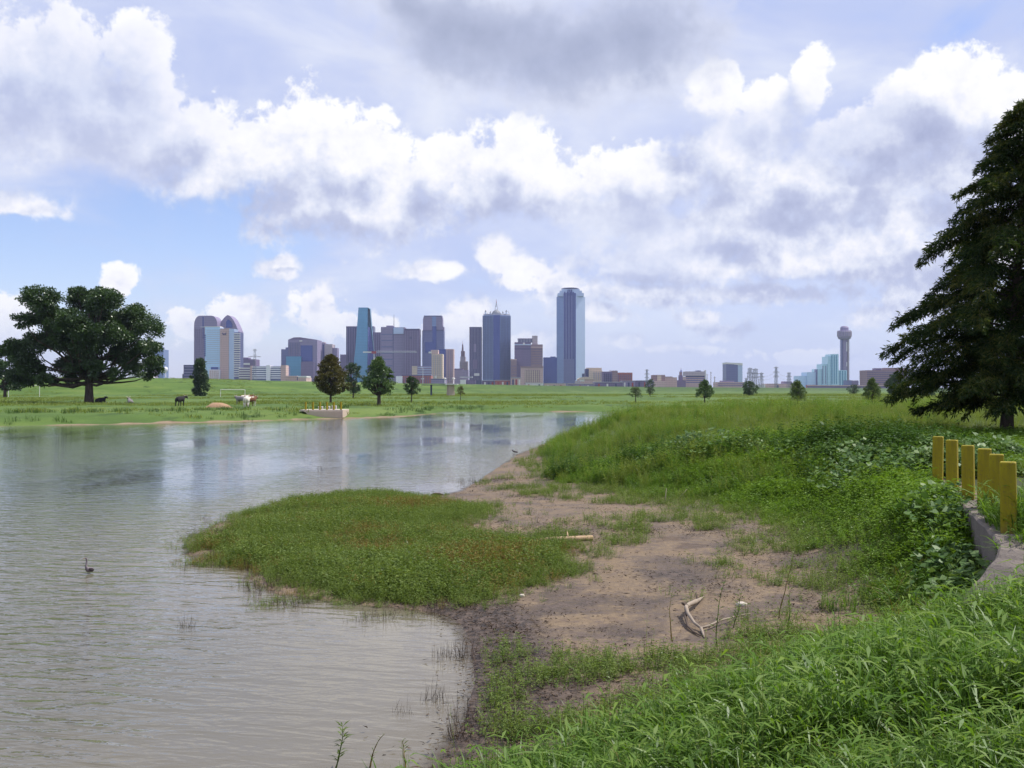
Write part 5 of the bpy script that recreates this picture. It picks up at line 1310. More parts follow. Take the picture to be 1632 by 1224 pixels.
def build_shore_things():
    WOOD = plain('bleached_driftwood', (0.30, 0.25, 0.205), 0.9, 0.1, vary=0.25, scale=9); DKWOOD = plain('wet_driftwood', (0.10, 0.075, 0.06), 0.8, 0.2, vary=0.3, scale=9); TAN = plain('stripped_log', (0.37, 0.265, 0.17), 0.85, 0.15, vary=0.15, scale=6)
    g = lambda px, py, up=0.0: (lambda p: Vector((p[0], p[1], p[2] + up)))(on_ground(px, py))
    root = thing('dead_branch', 'bleached crooked dead branch with a knobbly fork lying on the silt', 'branch', g(1100, 990)); o = root.location
    main = [(1121, 953, .02), (1113, 962, .05), (1107, 970, .09), (1098, 977, .12), (1093, 984, .14), (1096, 992, .12), (1106, 1001, .07), (1117, 1006, .04), (1131, 1003, .05), (1146, 998, .07), (1160, 993, .06), (1176, 987, .05), (1198, 982, .04)]
    MB().tube([g(*p) - o for p in main], [.007, .026, .034, .030, .027, .023, .019, .017, .016, .014, .012, .010, .005], 8).build('stem', WOOD, root, True)
    MB().tube([g(*p) - o for p in ((1094, 985, .13), (1092, 993, .08), (1096, 1002, .03), (1105, 1009, .02), (1117, 1016, .02))], [.024, .019, .016, .014, .008], 8).build('fork', DKWOOD, root, True)
    MB().tube([g(*p) - o for p in ((1095, 983, .14), (1090, 981, .16), (1087, 982, .17))], [.028, .022, .016], 7).build('knot', DKWOOD, root, True); MB().tube([g(*p) - o for p in ((1112, 964, .05), (1109, 957, .10), (1110, 955, .11))], [.02, .014, .006], 6).build('knot', DKWOOD, root, True)
    MB().tube([g(*p) - o for p in ((1117, 1006, .04), (1120, 1012, .02), (1122, 1017, .01))], [.022, .016, .008], 6).build('twig', WOOD, root, True)
    root = thing('fallen_log', 'straight pale tan log lying on the silt beyond the weedy spit', 'log', g(898, 864)); o = root.location
    MB().tube([g(852, 867, .05) - o, g(880, 864.5, .055) - o, g(912, 863, .055) - o, g(944, 861, .05) - o], [.045, .052, .055, .050], 10).build('stem', TAN, root, True); MB().tube([g(905, 863.5, .09) - o, g(904, 861, .16) - o], [.02, .012], 6).build('knot', TAN, root, True)
    for lab, pts, r in (('thin pale stick standing upright in the silt beyond the fallen log', [(856, 833, 0), (856.5, 824, .13), (857, 815, .22)], [.010, .008, .004]),
                        ('pale bent stick leaning at the edge of the weeds', [(1060, 803, 0), (1061, 792, .24), (1063, 779, .50)], [.014, .011, .005]),
                        ('short dark stick crossing the ground beside the pale bent stick', [(1080, 796, .02), (1090, 786, .16), (1096, 780, .26)], [.014, .010, .005])):
        pts = [(pts[0][0], pts[0][1], 0.0)] + list(pts[1:]); b = g(pts[0][0], pts[0][1]); s = b.y / FPX
        q = [Vector(((p[0] - pts[0][0]) * s, 0.05 * i, (pts[0][1] - p[1]) * s)) for i, p in enumerate(pts)]
        t = MB().tube(q, r, 6).build('stick', WOOD, None, True, loc=b); tag(t, lab, 'stick')
    d = thing('driftwood', 'small flat dark driftwood piece at the water edge behind the spit', 'driftwood', g(697, 790)); s = d.location.y / FPX
    MB().tube([(-10 * s, 0, .03), (-4 * s, 0.03, .05), (4 * s, 0, .05), (10 * s, -.02, .03)], [.02, .045, .04, .015], 8).build('stem', DKWOOD, d, True); MB().box(-8 * s, 7 * s, -.09, .06, -.02, .02).build('underside', WOOD, d)
    rng = np.random.default_rng(4)
    for lab, px, py, r in (('white chip of wood among the litter behind the dead branch', 1181, 965, .055), ('small pale stone at the near edge of the weedy spit', 655, 953, .055), ('tiny pale stone in the weeds in front of the fallen log', 769, 880, .05), ('small pale stone on the wet silt before the weedy spit', 832, 950, .035)):
        V = []; F = []; n = 7
        for z_, q in ((0, .9), (.55, 1), (.95, .5)):
            for i in range(n): V.append((math.cos(6.283 * i / n) * r * q * rng.uniform(.75, 1.25) * 1.3, math.sin(6.283 * i / n) * r * q * rng.uniform(.75, 1.2), r * z_ - .01))
        for j in range(2):
            for i in range(n): F.append((j * n + i, j * n + (i + 1) % n, (j + 1) * n + (i + 1) % n, (j + 1) * n + i))
        F.append(tuple(2 * n + i for i in range(n)))
        t = mesh_obj('stone', V, F, M_['landing'], None, True, g(px, py, .01)); tag(t, lab, 'stone')
    # the wading bird in the near water
    D = EYE * FPX / (914 - HY); s = D / FPX
    root = thing('wading_bird', 'grey long necked bird standing in the near open water', 'bird', ((142 - CX) * s, D, 0), R(238))
    u = s
    FE = plain('grey_feathers', (0.20, 0.17, 0.19), 0.8, 0.2, vary=0.4, scale=22); FD = plain('dark_feathers', (0.055, 0.045, 0.055), 0.8, 0.2, vary=0.3, scale=22); BILL = plain('dull_bill', (0.18, 0.12, 0.06), 0.5)
    pts = [(-7.5 * u, 0, 5.0 * u, 1.5 * u, 1.2 * u), (-3 * u, 0, 5.6 * u, 4.6 * u, 4.4 * u), (2 * u, 0, 7.2 * u, 4.7 * u, 4.5 * u), (4.6 * u, 0, 11 * u, 2.2 * u, 2.2 * u), (4.2 * u, 0, 16 * u, 1.25 * u), (3.4 * u, 0, 21 * u, 1.15 * u), (4.3 * u, 0, 25 * u, 1.5 * u, 1.6 * u), (6.2 * u, 0, 25.6 * u, 1.3 * u, 1.2 * u)]
    me = skin_mesh('body', pts, [(i, i + 1) for i in range(len(pts) - 1)], 2, 1); me.materials.append(FE); link('body', me, root)
    MB().tube([(7.0 * u, 0, 25.6 * u), (9.5 * u, 0, 25.3 * u), (12.5 * u, 0, 24.6 * u)], [.75 * u, .5 * u, .12 * u], 8).build('bill', BILL, root, True)
    for sy in (-1, 1):
        me = skin_mesh('wing', [(3.0 * u, sy * 4.1 * u, 8.6 * u, 1.1 * u, 2.0 * u), (-2 * u, sy * 4.9 * u, 7.0 * u, 1.0 * u, 3.0 * u), (-7.5 * u, sy * 3.2 * u, 5.0 * u, .6 * u, 1.2 * u)], [(0, 1), (1, 2)], 2); me.materials.append(FD); link('wing', me, root)
        MB().tube([(0, sy * 1.6 * u, 4 * u), (0.3 * u, sy * 1.6 * u, -6 * u)], .5 * u, 6).build('leg', BILL, root)
        MB().lathe([(.05 * u, 25.9 * u), (.35 * u, 26.2 * u), (.05 * u, 26.5 * u)], 5.3 * u, sy * 1.35 * u, 8).build('eye', M_['dark'], root, True)
    # the small dark bird on the shore
    b = g(820, 724); s = b.y / FPX; u = s
    root = thing('shore_bird', 'small dark bird perched on the silt tip by the far shore weeds', 'bird', b, R(180))
    pts = [(-5.5 * u, 0, 3.4 * u, .5 * u, .9 * u), (-2 * u, 0, 3.6 * u, 1.3 * u), (1 * u, 0, 4.4 * u, 1.5 * u), (3.0 * u, 0, 6 * u, .9 * u), (4 * u, 0, 6.8 * u, .9 * u)]
    me = skin_mesh('body', pts, [(i, i + 1) for i in range(4)], 2, 1); me.materials.append(FD); link('body', me, root)
    MB().tube([(4.6 * u, 0, 6.9 * u), (6.4 * u, 0, 6.5 * u)], [.35 * u, .08 * u], 6).build('bill', BILL, root)
    for sy in (-1, 1): MB().tube([(0.2 * u, sy * .6 * u, 3.4 * u), (0.4 * u, sy * .6 * u, -.2 * u)], .18 * u, 5).build('leg', BILL, root)


YELLOW = yellow_paint()
build_overlook()
build_far_landing()
build_field_things()
build_shore_things()
# ------------------------------------------------------------------ ground plants: clump meshes scattered over the banks
def blades(n, rng, h, w, bend, spread, segs=4, lean=0.25):
    """n arching blades from one root: arrays of quads"""
    H = rng.uniform(*h, n); Wd = rng.uniform(*w, n); a = rng.uniform(0, 2 * np.pi, n); B = rng.uniform(*bend, n)
    r = spread * np.sqrt(rng.random(n)); a0 = rng.uniform(0, 2 * np.pi, n)
    base = np.stack([r * np.cos(a0), r * np.sin(a0), np.full(n, -0.02)], 1)
    d = np.stack([np.cos(a), np.sin(a), np.zeros(n)], 1); sd = np.stack([-np.sin(a), np.cos(a), np.zeros(n)], 1)
    tw = rng.uniform(-0.6, 0.6, n)
    t = np.linspace(0, 1, segs + 1)
    V = np.zeros((n, segs + 1, 2, 3))
    for i, q in enumerate(t):
        p = base + d * (H * (lean * B * q + B * 0.75 * q ** 2.2))[:, None] + np.array([0, 0, 1.0]) * (H * (q - 0.42 * B * q ** 3))[:, None]
        wd = (Wd * (1.05 - q ** 1.8) * (0.55 + 0.9 * q if q < .5 else 1.0) * 0.5)[:, None]
        sv = sd * np.cos(tw * q)[:, None] + np.array([0, 0, 1.0]) * np.sin(tw * q)[:, None]
        V[:, i, 0] = p - sv * wd; V[:, i, 1] = p + sv * wd
    k = (segs + 1) * 2; o = np.arange(n)[:, None] * k + np.arange(segs)[None] * 2
    F = np.stack([o, o + 1, o + 3, o + 2], -1).reshape(-1, 4)
    return V.reshape(-1, 3), F


def leafy(n_stem, rng, h, leaves, ll, lw, spread, tilt=0.35, flat=0.6, stem_w=0.005):
    """leafy stems: thin ribbon stems with leaves up their length"""
    Vs, Fs, o = [], [], 0
    for i in range(n_stem):
        H = rng.uniform(*h); a = rng.uniform(0, 6.283); tl = rng.uniform(0, tilt); r = spread * math.sqrt(rng.random()); b = np.array([r * math.cos(a), r * math.sin(a), -0.02])
        top = b + np.array([math.cos(a) * H * tl, math.sin(a) * H * tl, H]); sd = np.array([-math.sin(a), math.cos(a), 0]) * stem_w
        Vs.append(np.array([b - sd, b + sd, top + sd * .3, top - sd * .3])); Fs.append(np.array([[0, 1, 2, 3]]) + o); o += 4
        m = leaves; q = 0.15 + 0.85 * (np.arange(m) + rng.random(m)) / m
        P = b + (top - b) * q[:, None]; th = np.arange(m) * 2.4 + rng.uniform(0, 6.28)
        D = np.stack([np.cos(th), np.sin(th), rng.uniform(-0.15, 0.75, m) * (1 - flat) + 0.10], 1); D /= np.linalg.norm(D, axis=1, keepdims=True)
        S = np.stack([-np.sin(th), np.cos(th), rng.uniform(-.35, .35, m)], 1)
        L = rng.uniform(*ll, m)[:, None]; W = rng.uniform(*lw, m)[:, None] * 0.5; up = np.array([0, 0, 1.0])
        v = np.stack([P, P + D * L * .42 + S * W + up * L * .06, P + D * L - up * L * .16, P + D * L * .42 - S * W + up * L * .06], 1).reshape(-1, 3)
        Vs.append(v); Fs.append(np.arange(4 * m).reshape(m, 4) + o); o += 4 * m
    return np.concatenate(Vs), np.concatenate(Fs)


def join(*parts):
    V, F, o = [], [], 0
    for v, f in parts: V.append(v); F.append(f + o); o += len(v)
    return np.concatenate(V), np.concatenate(F)


def variants(name, fn, n, mat, seed):
    out = []
    for i in range(n):
        V, F = fn(np.random.default_rng(seed + i)); out.append(np_mesh(name, V, F, mat))
    return out


STUFF = {'bank_grass': 'rank bright green grass filling the near bank', 'broad_bladed_grass': 'broad arching blades rising from the near grass', 'seed_stalks': 'thin pale seed stalks along the near grass edge', 'dead_straw': 'dead straw coloured stems among the near grass',
         'leafy_ground_cover': 'low leafy green cover on the slope below the yellow posts', 'spit_weeds': 'low green weeds covering the spit in the pond', 'browned_spit_weeds': 'browned patches among the low spit weeds', 'silt_weeds': 'sparse low weeds in patches on the bare silt',
         'tall_bank_weeds': 'tall rank weeds along the farther shore', 'dark_bank_bushes': 'dark bushy growth under the bank edge', 'vines': 'broad leaved vines at the foot of the curved wall', 'tall_field_grass': 'tall pale feathery grass on the flat behind the weeds',
         'far_bank_tufts': 'dark grass tufts along the far banks', 'far_field_grass': 'short grass tufts over the far field', 'shallow_water_reeds': 'thin dark reeds standing in the shallows', 'silt_litter': 'dark bits of plant litter strewn over the silt'}


def scatter(name, P, scale, meshes, seed, tilt=0.12, kind='stuff', scale_z=None):
    """one ground cover object: a mesh point per plant, each carrying a turn, a size and which clump it is"""
    rng = np.random.default_rng(seed); n = len(P)
    me = bpy.data.meshes.new(name); me.vertices.add(n); me.vertices.foreach_set('co', np.asarray(P, np.float32).ravel())
    rot = np.stack([rng.normal(0, tilt, n), rng.normal(0, tilt, n), rng.uniform(0, 6.283, n)], 1)
    a = me.attributes.new('turn', 'FLOAT_VECTOR', 'POINT'); a.data.foreach_set('vector', rot.astype(np.float32).ravel())
    sc = np.repeat(np.asarray(scale, float)[:, None], 3, 1)
    if scale_z is not None: sc[:, 2] *= scale_z
    a = me.attributes.new('size', 'FLOAT_VECTOR', 'POINT'); a.data.foreach_set('vector', sc.astype(np.float32).ravel())
    a = me.attributes.new('pick', 'INT', 'POINT'); a.data.foreach_set('value', rng.integers(0, len(meshes), n).astype(np.int32))
    o = bpy.data.objects.new(name, me); COL.objects.link(o); tag(o, STUFF[name], name.split('_')[-1], None, kind)
    g = bpy.data.node_groups.new(name, 'GeometryNodeTree')
    g.interface.new_socket('Geometry', in_out='INPUT', socket_type='NodeSocketGeometry'); g.interface.new_socket('Geometry', in_out='OUTPUT', socket_type='NodeSocketGeometry')
    k = NT(g); gi = k.n('NodeGroupInput'); go = k.n('NodeGroupOutput')
    jn = k.n('GeometryNodeJoinGeometry')
    for m in meshes:
        src = bpy.data.objects.new(m.name, m)
        oi = k.n('GeometryNodeObjectInfo'); oi.inputs['Object'].default_value = src; oi.inputs['As Instance'].default_value = False
        gti = k.n('GeometryNodeGeometryToInstance'); g.links.new(oi.outputs['Geometry'], gti.inputs[0]); g.links.new(gti.outputs[0], jn.inputs[0])
    def attr(nm, ty):
        q = k.n('GeometryNodeInputNamedAttribute', data_type=ty); q.inputs[0].default_value = nm
        return next(s for s in q.outputs if s.enabled and s.name == 'Attribute')
    iop = k.n('GeometryNodeInstanceOnPoints')
    g.links.new(gi.outputs[0], iop.inputs['Points']); g.links.new(jn.outputs[0], iop.inputs['Instance'])
    iop.inputs['Pick Instance'].default_value = True
    g.links.new(attr('pick', 'INT'), iop.inputs['Instance Index']); g.links.new(attr('size', 'FLOAT_VECTOR'), iop.inputs['Scale'])
    e2r = k.n('FunctionNodeEulerToRotation'); g.links.new(attr('turn', 'FLOAT_VECTOR'), e2r.inputs[0]); g.links.new(e2r.outputs[0], iop.inputs['Rotation'])
    g.links.new(iop.outputs[0], go.inputs[0])
    md = o.modifiers.new('scatter', 'NODES'); md.node_group = g
    return o


def sample(n, d0, d1, q, rng, half=0.66, x_lo=None):
    """points in front of the overlook, area density falling as distance^-q"""
    u = rng.random(n); e = 2 - q
    d = (d0 ** e + u * (d1 ** e - d0 ** e)) ** (1 / e) if abs(e) > 1e-6 else d0 * (d1 / d0) ** u
    x = rng.uniform(-half, half, n) * d + rng.uniform(-0.8, 0.8, n)
    return x, d


def zone_fields(x, y):
    P = np.stack([x, y], 1)
    return -seg_dist(P, WATER, True), seg_dist(P, BANK, True), wall_side(P)


SPIT = [(306, 893), (318, 852), (380, 826), (450, 797), (530, 786), (620, 784), (690, 789), (738, 804), (766, 824), (748, 848), (800, 862), (850, 870), (892, 882), (930, 892), (952, 912),
        (935, 934), (880, 941), (800, 950), (722, 963), (655, 972), (555, 963), (455, 956), (412, 934), (402, 912), (370, 900)]
TUFTS = [(1085, 832, 95, 16), (1010, 845, 50, 9), (890, 853, 50, 7), (985, 866, 60, 8), (905, 868, 50, 6), (752, 760, 36, 7), (820, 772, 40, 5), (770, 803, 55, 6), (1130, 846, 50, 6), (1170, 836, 50, 8), (925, 1055, 75, 20), (1010, 1046, 80, 12), (1090, 1034, 90, 9),
         (1230, 1004, 110, 8), (960, 780, 80, 10), (1030, 800, 90, 12), (880, 778, 60, 10), (1330, 935, 60, 14), (860, 905, 70, 12)]


def build_plants():
    rng = np.random.default_rng(77)
    lg = leaf_material('bank_grass_blade', (0.046, 0.090, 0.014), (0.094, 0.185, 0.024), (0.190, 0.275, 0.058), 0.42, 0.022, 0.9)
    lc = leaf_material('ground_cover_leaf', (0.0653, 0.1275, 0.0154), (0.1131, 0.2063, 0.0242), (0.1856, 0.2687, 0.044), 0.36, 0.02, 0.5)
    lw = leaf_material('spit_weed_leaf', (0.0696, 0.1049, 0.026), (0.12, 0.1769, 0.042), (0.198, 0.244, 0.072), 0.32, 0.02, 0.35)
    lb = leaf_material('browned_weed_leaf', (0.1265, 0.1045, 0.03), (0.1898, 0.1408, 0.045), (0.2645, 0.1925, 0.065), 0.28, 0.02, 0.6)
    lt = leaf_material('tall_grass_blade', (0.11, 0.1534, 0.034), (0.1672, 0.216, 0.05), (0.2365, 0.2646, 0.085), 0.40, 0.015, 0.12)
    lv = leaf_material('vine_leaf', (0.050, 0.105, 0.030), (0.100, 0.170, 0.055), (0.190, 0.265, 0.105), 0.25, 0.015, 0.8)
    ld = leaf_material('dark_weed_leaf', (0.024, 0.055, 0.012), (0.044, 0.096, 0.018), (0.085, 0.145, 0.032), 0.28, 0.02, 0.4)
    dead = leaf_material('dead_litter', (0.030, 0.022, 0.017), (0.060, 0.044, 0.034), (0.120, 0.092, 0.070), 0.0, 0.0, 2.0)
    put = lambda x, y, up=0.0: np.stack([x, y, ground_z(x, y) + up], 1)

    # 1 the rank grass of the near bank
    va = variants('grass_clump', lambda g: join(blades(10, g, (.20, .54), (.010, .019), (.05, .8), .08, 4), blades(2, g, (.34, .66), (.018, .030), (.4, 1.1), .06, 6), blades(2, g, (.4, .72), (.003, .005), (.02, .25), .05, 3), leafy(3, g, (.25, .6), 7, (.10, .20), (.012, .024), .07, .3, .02, .004)), 10, lg, 100)
    x, y = sample(40000, 1.6, 15.0, 0.55, rng, 0.72)
    s, b, (dw, side) = zone_fields(x, y)
    p = smoothstep(b + (VN.fbm(x, y, 0.9, 3) - .5) * 2.0, -0.3, 1.3) * (s > .1) * np.where((side > -0.1) & (y > 10.9) & (x > 4.6) & (side < 1.0) & (dw < 1.0), 0.6, 1.0)
    p *= np.where((y > 11.5) & (side < 0) & (x > 4.5), 0.5, 1.0)
    k = rng.random(len(x)) < p * (0.25 + 0.75 * smoothstep(VN.fbm(x + 20, y, 1.6, 2), .32, .6))
    x, y, b = x[k], y[k], b[k]
    sz = (0.55 + 0.5 * smoothstep(b, 0, 2.5)) * rng.uniform(0.65, 1.25, len(x)) * (0.55 + 0.9 * VN.fbm(x, y, 0.8, 2)) * (0.75 + 0.25 * smoothstep(y, 3, 6))
    scatter('bank_grass', put(x, y), sz, va, 1, 0.09)
    # broad blades rising out of it here and there, and wiry seed stalks
    vb = variants('broad_grass_clump', lambda g: blades(6, g, (.35, .7), (.018, .030), (.6, 1.2), .05, 7), 6, lg, 130)
    x, y = sample(2600, 2.6, 14.0, 0.6, rng, 0.7); s, b, (dw, side) = zone_fields(x, y)
    k = (b > 1.0) & (rng.random(len(x)) < smoothstep(VN.fbm(x + 9, y, 0.5, 2), .45, .6) * .55) & ((side < -.2) | (y < 11))
    scatter('broad_bladed_grass', put(x[k], y[k]), rng.uniform(.55, .95, k.sum()), vb, 2, 0.1)
    def stalk(g):
        V, F = leafy(1, g, (.55, .95), 16, (.03, .06), (.006, .010), .01, 0.2, 0.1, 0.0035)
        return V, F
    vs_ = variants('seed_stalk', stalk, 6, lt, 150)
    x, y = sample(2600, 3.0, 16.0, 0.5, rng, 0.7); s, b, (dw, side) = zone_fields(x, y)
    k = (b > -0.9) & (s > .3) & (rng.random(len(x)) < .20) & ((side < -.2) | (y < 11))
    scatter('seed_stalks', put(x[k], y[k]), rng.uniform(.6, 1.15, k.sum()), vs_, 3, 0.1)

    # a few dead straws, and single broad leaved weeds standing in the grass
    vx_ = variants('straw_clump', lambda g: blades(12, g, (.25, .6), (.004, .008), (.4, 1.3), .10, 4), 5, lb, 170)
    x, y = sample(3000, 3.5, 15.0, 0.5, rng, 0.7); s, b, (dw, side) = zone_fields(x, y)
    k = (b > 0.2) & (rng.random(len(x)) < .10 + .5 * smoothstep(VN.fbm(x + 31, y, .8, 2), .58, .7)) & ((side < -.2) | (y < 11))
    scatter('dead_straw', put(x[k], y[k]), rng.uniform(.6, 1.1, k.sum()), vx_, 17, 0.25)
    for i, (px, py, n_, L, lab) in enumerate(((1290, 1062, 5, .13, 'broad leaved weed with heart shaped leaves in the middle of the near grass'), (1405, 1168, 6, .15, 'largest broad leaved weed low in the grass near the picture bottom'),
                                               (1225, 1120, 4, .12, 'small broad leaved weed in the grass before the dead branch'), (1500, 1075, 5, .13, 'broad leaved weed in the grass below the curved wall'), (1010, 1170, 5, .12, 'broad leaved weed at the sparse left edge of the near grass'))):
        g = np.random.default_rng(800 + i); q = on_ground(px, py + 60); root = thing('broadleaf_weed', lab, 'weed', (q[0], q[1], q[2]))
        H = g.uniform(.34, .46); MB().tube([(0, 0, -.02), (.01, .01, H * .5), (.02, -.01, H)], [.006, .005, .003], 6).build('stem', lc, root, True)
        for j in range(n_):
            a = j * 2.4 + g.uniform(-.3, .3); D = np.array([math.cos(a), math.sin(a), .12]); S = np.array([-math.sin(a), math.cos(a), g.uniform(-.25, .25)]); P = np.array([.015, 0, H * (.62 + .38 * j / max(1, n_ - 1))]); u = np.array([0, 0, 1.0]); l = L * g.uniform(.75, 1.1)
            v = [P, P + D * l * .12 + S * l * .30 + u * .012, P + D * l * .45 + S * l * .46 + u * .015, P + D * l * .8 + S * l * .22, P + D * l * 1.1 - u * l * .2, P + D * l * .8 - S * l * .22, P + D * l * .45 - S * l * .46 + u * .015, P + D * l * .12 - S * l * .30 + u * .012, P + D * l * .5 - u * .006]
            mesh_obj('leaf', v, [(0, 1, 8, 7), (1, 2, 8), (2, 3, 8), (3, 4, 8), (4, 5, 8), (5, 6, 8), (6, 7, 8)], lc, root)

    # 2 leafy ground cover on the slope below the posts
    vc = variants('ground_cover_clump', lambda g: join(leafy(9, g, (.10, .30), 7, (.035, .075), (.018, .036), .17, .6, .55), blades(5, g, (.15, .34), (.005, .010), (.3, .9), .14, 3)), 10, lc, 200)
    x, y = sample(52000, 11.0, 36.0, 0.9, rng, 0.62)
    s, b, (dw, side) = zone_fields(x, y)
    e = b + (VN.fbm(x, y, 0.55, 3) - .5) * 2.2
    k = (rng.random(len(x)) < smoothstep(e, -0.2, 0.9)) & (y > 11.6) & (side < -0.03) & (x > 1.0) & (s > .4)
    x, y, e = x[k], y[k], e[k]
    scatter('leafy_ground_cover', put(x, y), (0.55 + 0.55 * smoothstep(e, 0, 2.5)) * rng.uniform(.7, 1.35, len(x)) * (0.45 + 1.15 * VN.fbm(x, y, .6, 2)), vc, 4, 0.12)

    # 3 the low weeds of the spit
    vw = variants('spit_weed_clump', lambda g: leafy(10, g, (.06, .21), 6, (.026, .052), (.008, .016), .11, .5, .3, .003), 8, lw, 300)
    vwb = variants('browned_weed_clump', lambda g: leafy(11, g, (.07, .18), 6, (.022, .042), (.006, .011), .11, .4, .3, .003), 5, lb, 330)
    poly = [unproject(px, py, 0.06) for px, py in SPIT]
    x, y = sample(60000, 12.5, 34.0, 0.8, rng, 0.42)
    e = seg_dist(np.stack([x, y], 1), poly, True) + (VN.fbm(x, y, .9, 3) - .5) * 1.7
    k = rng.random(len(x)) < smoothstep(e, -0.32, 0.55) * .62
    x, y, e = x[k], y[k], e[k]
    z = np.maximum(ground_z(x, y), -0.06)
    br = spots(x, y, [(640, 803, 130, 14), (700, 800, 90, 16), (630, 866, 120, 16), (760, 885, 140, 22), (560, 850, 60, 14)]) + (VN.fbm(x, y, 1.3, 3) - .5) * 1.6
    isb = rng.random(len(x)) < smoothstep(br, 0.05, 0.6) * .7
    sz = (.60 + .6 * smoothstep(e, 0, 1.2)) * rng.uniform(.8, 1.35, len(x)) * (0.75 + .6 * VN(x, y, .7))
    P = np.stack([x, y, z], 1)
    scatter('spit_weeds', P[~isb], sz[~isb], vw, 5, 0.15); scatter('browned_spit_weeds', P[isb], sz[isb], vwb, 6, 0.15)
    # patches of the same weeds over the silt
    x, y = sample(60000, 9.0, 46.0, 1.0, rng, 0.5); s, b, _ = zone_fields(x, y)
    m = spots(x, y, TUFTS) + (VN.fbm(x, y, 1.1, 3) - .5) * 1.1
    edge = smoothstep(b + (VN.fbm(x + 3, y, .7, 3) - .5) * 2.4, -0.7, 0.5) * .55
    k = (rng.random(len(x)) < np.maximum(smoothstep(m, 0.0, .55) * .75, edge)) & (s > .15) & (b < 1.0)
    x, y = x[k], y[k]
    vt = variants('silt_weed_clump', lambda g: join(leafy(7, g, (.06, .22), 7, (.025, .055), (.008, .016), .12, .5, .4, .003), blades(5, g, (.10, .26), (.004, .007), (.2, .8), .10, 3)), 8, lw, 350)
    scatter('silt_weeds', put(x, y), rng.uniform(.55, 1.25, len(x)), vt, 7, 0.15)

    # 4 tall weeds along the farther shore and the broken bank edge
    vd = variants('tall_weed_clump', lambda g: join(leafy(9, g, (.35, .85), 11, (.06, .13), (.018, .04), .22, .35, .3, .006), blades(12, g, (.4, .9), (.010, .018), (.2, .8), .2, 4)), 5, lg, 400) + variants('tall_weed_clump', lambda g: join(leafy(7, g, (.4, .95), 12, (.05, .11), (.014, .03), .22, .35, .3, .006), blades(16, g, (.5, 1.0), (.008, .015), (.1, .7), .22, 4)), 5, lt, 415)
    x, y = sample(26000, 20.0, 76.0, 1.2, rng, 0.42); s, b, (dw, side) = zone_fields(x, y)
    e = b + (VN.fbm(x, y, .35, 3) - .5) * 2.6
    k = (rng.random(len(x)) < smoothstep(e, 0.1, 1.2) * (1 - .6 * smoothstep(e, 5, 9)) * (.25 + .75 * smoothstep(VN.fbm(x + 5, y, .7, 2), .35, .6))) & (s > .15) & (y > 23 + 2 * VN(x, y, .3)) & (side < -.1) & (y > 26.5) & (rng.random(len(x)) < np.where((x > 7.4) & (x < 13.5) & (y < 34), .15, 1.0))
    x, y, e = x[k], y[k], e[k]
    scatter('tall_bank_weeds', put(x, y), rng.uniform(.45, .95, len(x)) * (.25 + 1.15 * VN.fbm(x, y, .4, 2)) * (.75 + .35 * smoothstep(e, 0, 2)), vd, 8, 0.1)
    # dark bushy growth under the bank edge
    vk = variants('dark_bush_clump', lambda g: join(leafy(16, g, (.35, 1.0), 14, (.07, .15), (.03, .065), .34, .5, .4, .007)), 6, ld, 430)
    bx, by, bs = [], [], []
    for (px, d, n_, r) in ((1345, 29.5, 46, 1.5), (1300, 29, 20, 1.0), (1240, 30.0, 22, 1.2), (1130, 32, 24, 1.5), (1060, 33, 20, 1.3), (1010, 34, 12, 1.0), (1420, 27, 40, 1.4), (1455, 25.0, 40, 1.2), (1200, 32, 16, 1.2), (905, 35, 12, .8)):
        cx_ = (px - CX) / FPX * d
        bx += list(cx_ + rng.normal(0, r * .5, n_)); by += list(d + rng.normal(0, r * .35, n_)); bs += list(rng.uniform(.6, 1.15, n_) * (1.1 if px in (1345, 1420, 1455) else .8))
    bx, by, bs = map(np.array, (bx, by, bs)); _, side = wall_side(np.stack([bx, by], 1)); k = side < 0.1
    scatter('dark_bank_bushes', put(bx, by)[k], bs[k], vk, 9, 0.1)
    # broad vine leaves by the last post and at the wall's foot
    def vine(g):
        n = 95; r = .45 * np.sqrt(g.random(n)); a = g.uniform(0, 6.28, n)
        P = np.stack([r * np.cos(a), r * np.sin(a), .12 + (1 - (r / .45) ** 2) * .42 * g.random(n)], 1)
        th = g.uniform(0, 6.28, n); D = np.stack([np.cos(th), np.sin(th), g.uniform(-.6, .35, n)], 1); S = np.stack([-np.sin(th), np.cos(th), g.uniform(-.7, .7, n)], 1)
        L = g.uniform(.06, .12, n)[:, None]; u = np.array([0, 0, 1.0])
        v0 = P; v1 = P + D * L * .35 + S * L * .52 + u * L * .05; v2 = P + D * L - u * L * .12; v3 = P + D * L * .35 - S * L * .52 + u * L * .05
        return np.stack([v0, v1, v2, v3], 1).reshape(-1, 3), np.arange(4 * n).reshape(n, 4)
    vv = variants('vine_clump', vine, 6, lv, 460)
    vx, vy = [], []
    for (px, d, n_, r) in ((1468, 22.5, 46, 1.3), (1445, 24.5, 40, 1.4), (1410, 26, 26, 1.3), (1545, 15.6, 18, .6), (1565, 14.2, 14, .5), (1572, 13.0, 16, .45), (1530, 17.0, 14, .6), (1320, 28, 12, 1.0), (1150, 31, 14, 1.2), (1090, 33, 10, 1.), (1560, 25, 20, 1.6), (1520, 26, 16, 1.4), (1590, 12.6, 8, .3)):
        c = (px - CX) / FPX * d; vx += list(c + rng.normal(0, r * .5, n_)); vy += list(d + rng.normal(0, r * .5, n_))
    vx, vy = np.array(vx), np.array(vy); dw, side = wall_side(np.stack([vx, vy], 1)); k = (side < -.05) | (vy > 21.5)
    lift = np.where(vy > 20, .30, .10) * rng.random(len(vx))
    scatter('vines', put(vx, vy, lift)[k], rng.uniform(.75, 1.3, k.sum()), vv, 10, 0.25)

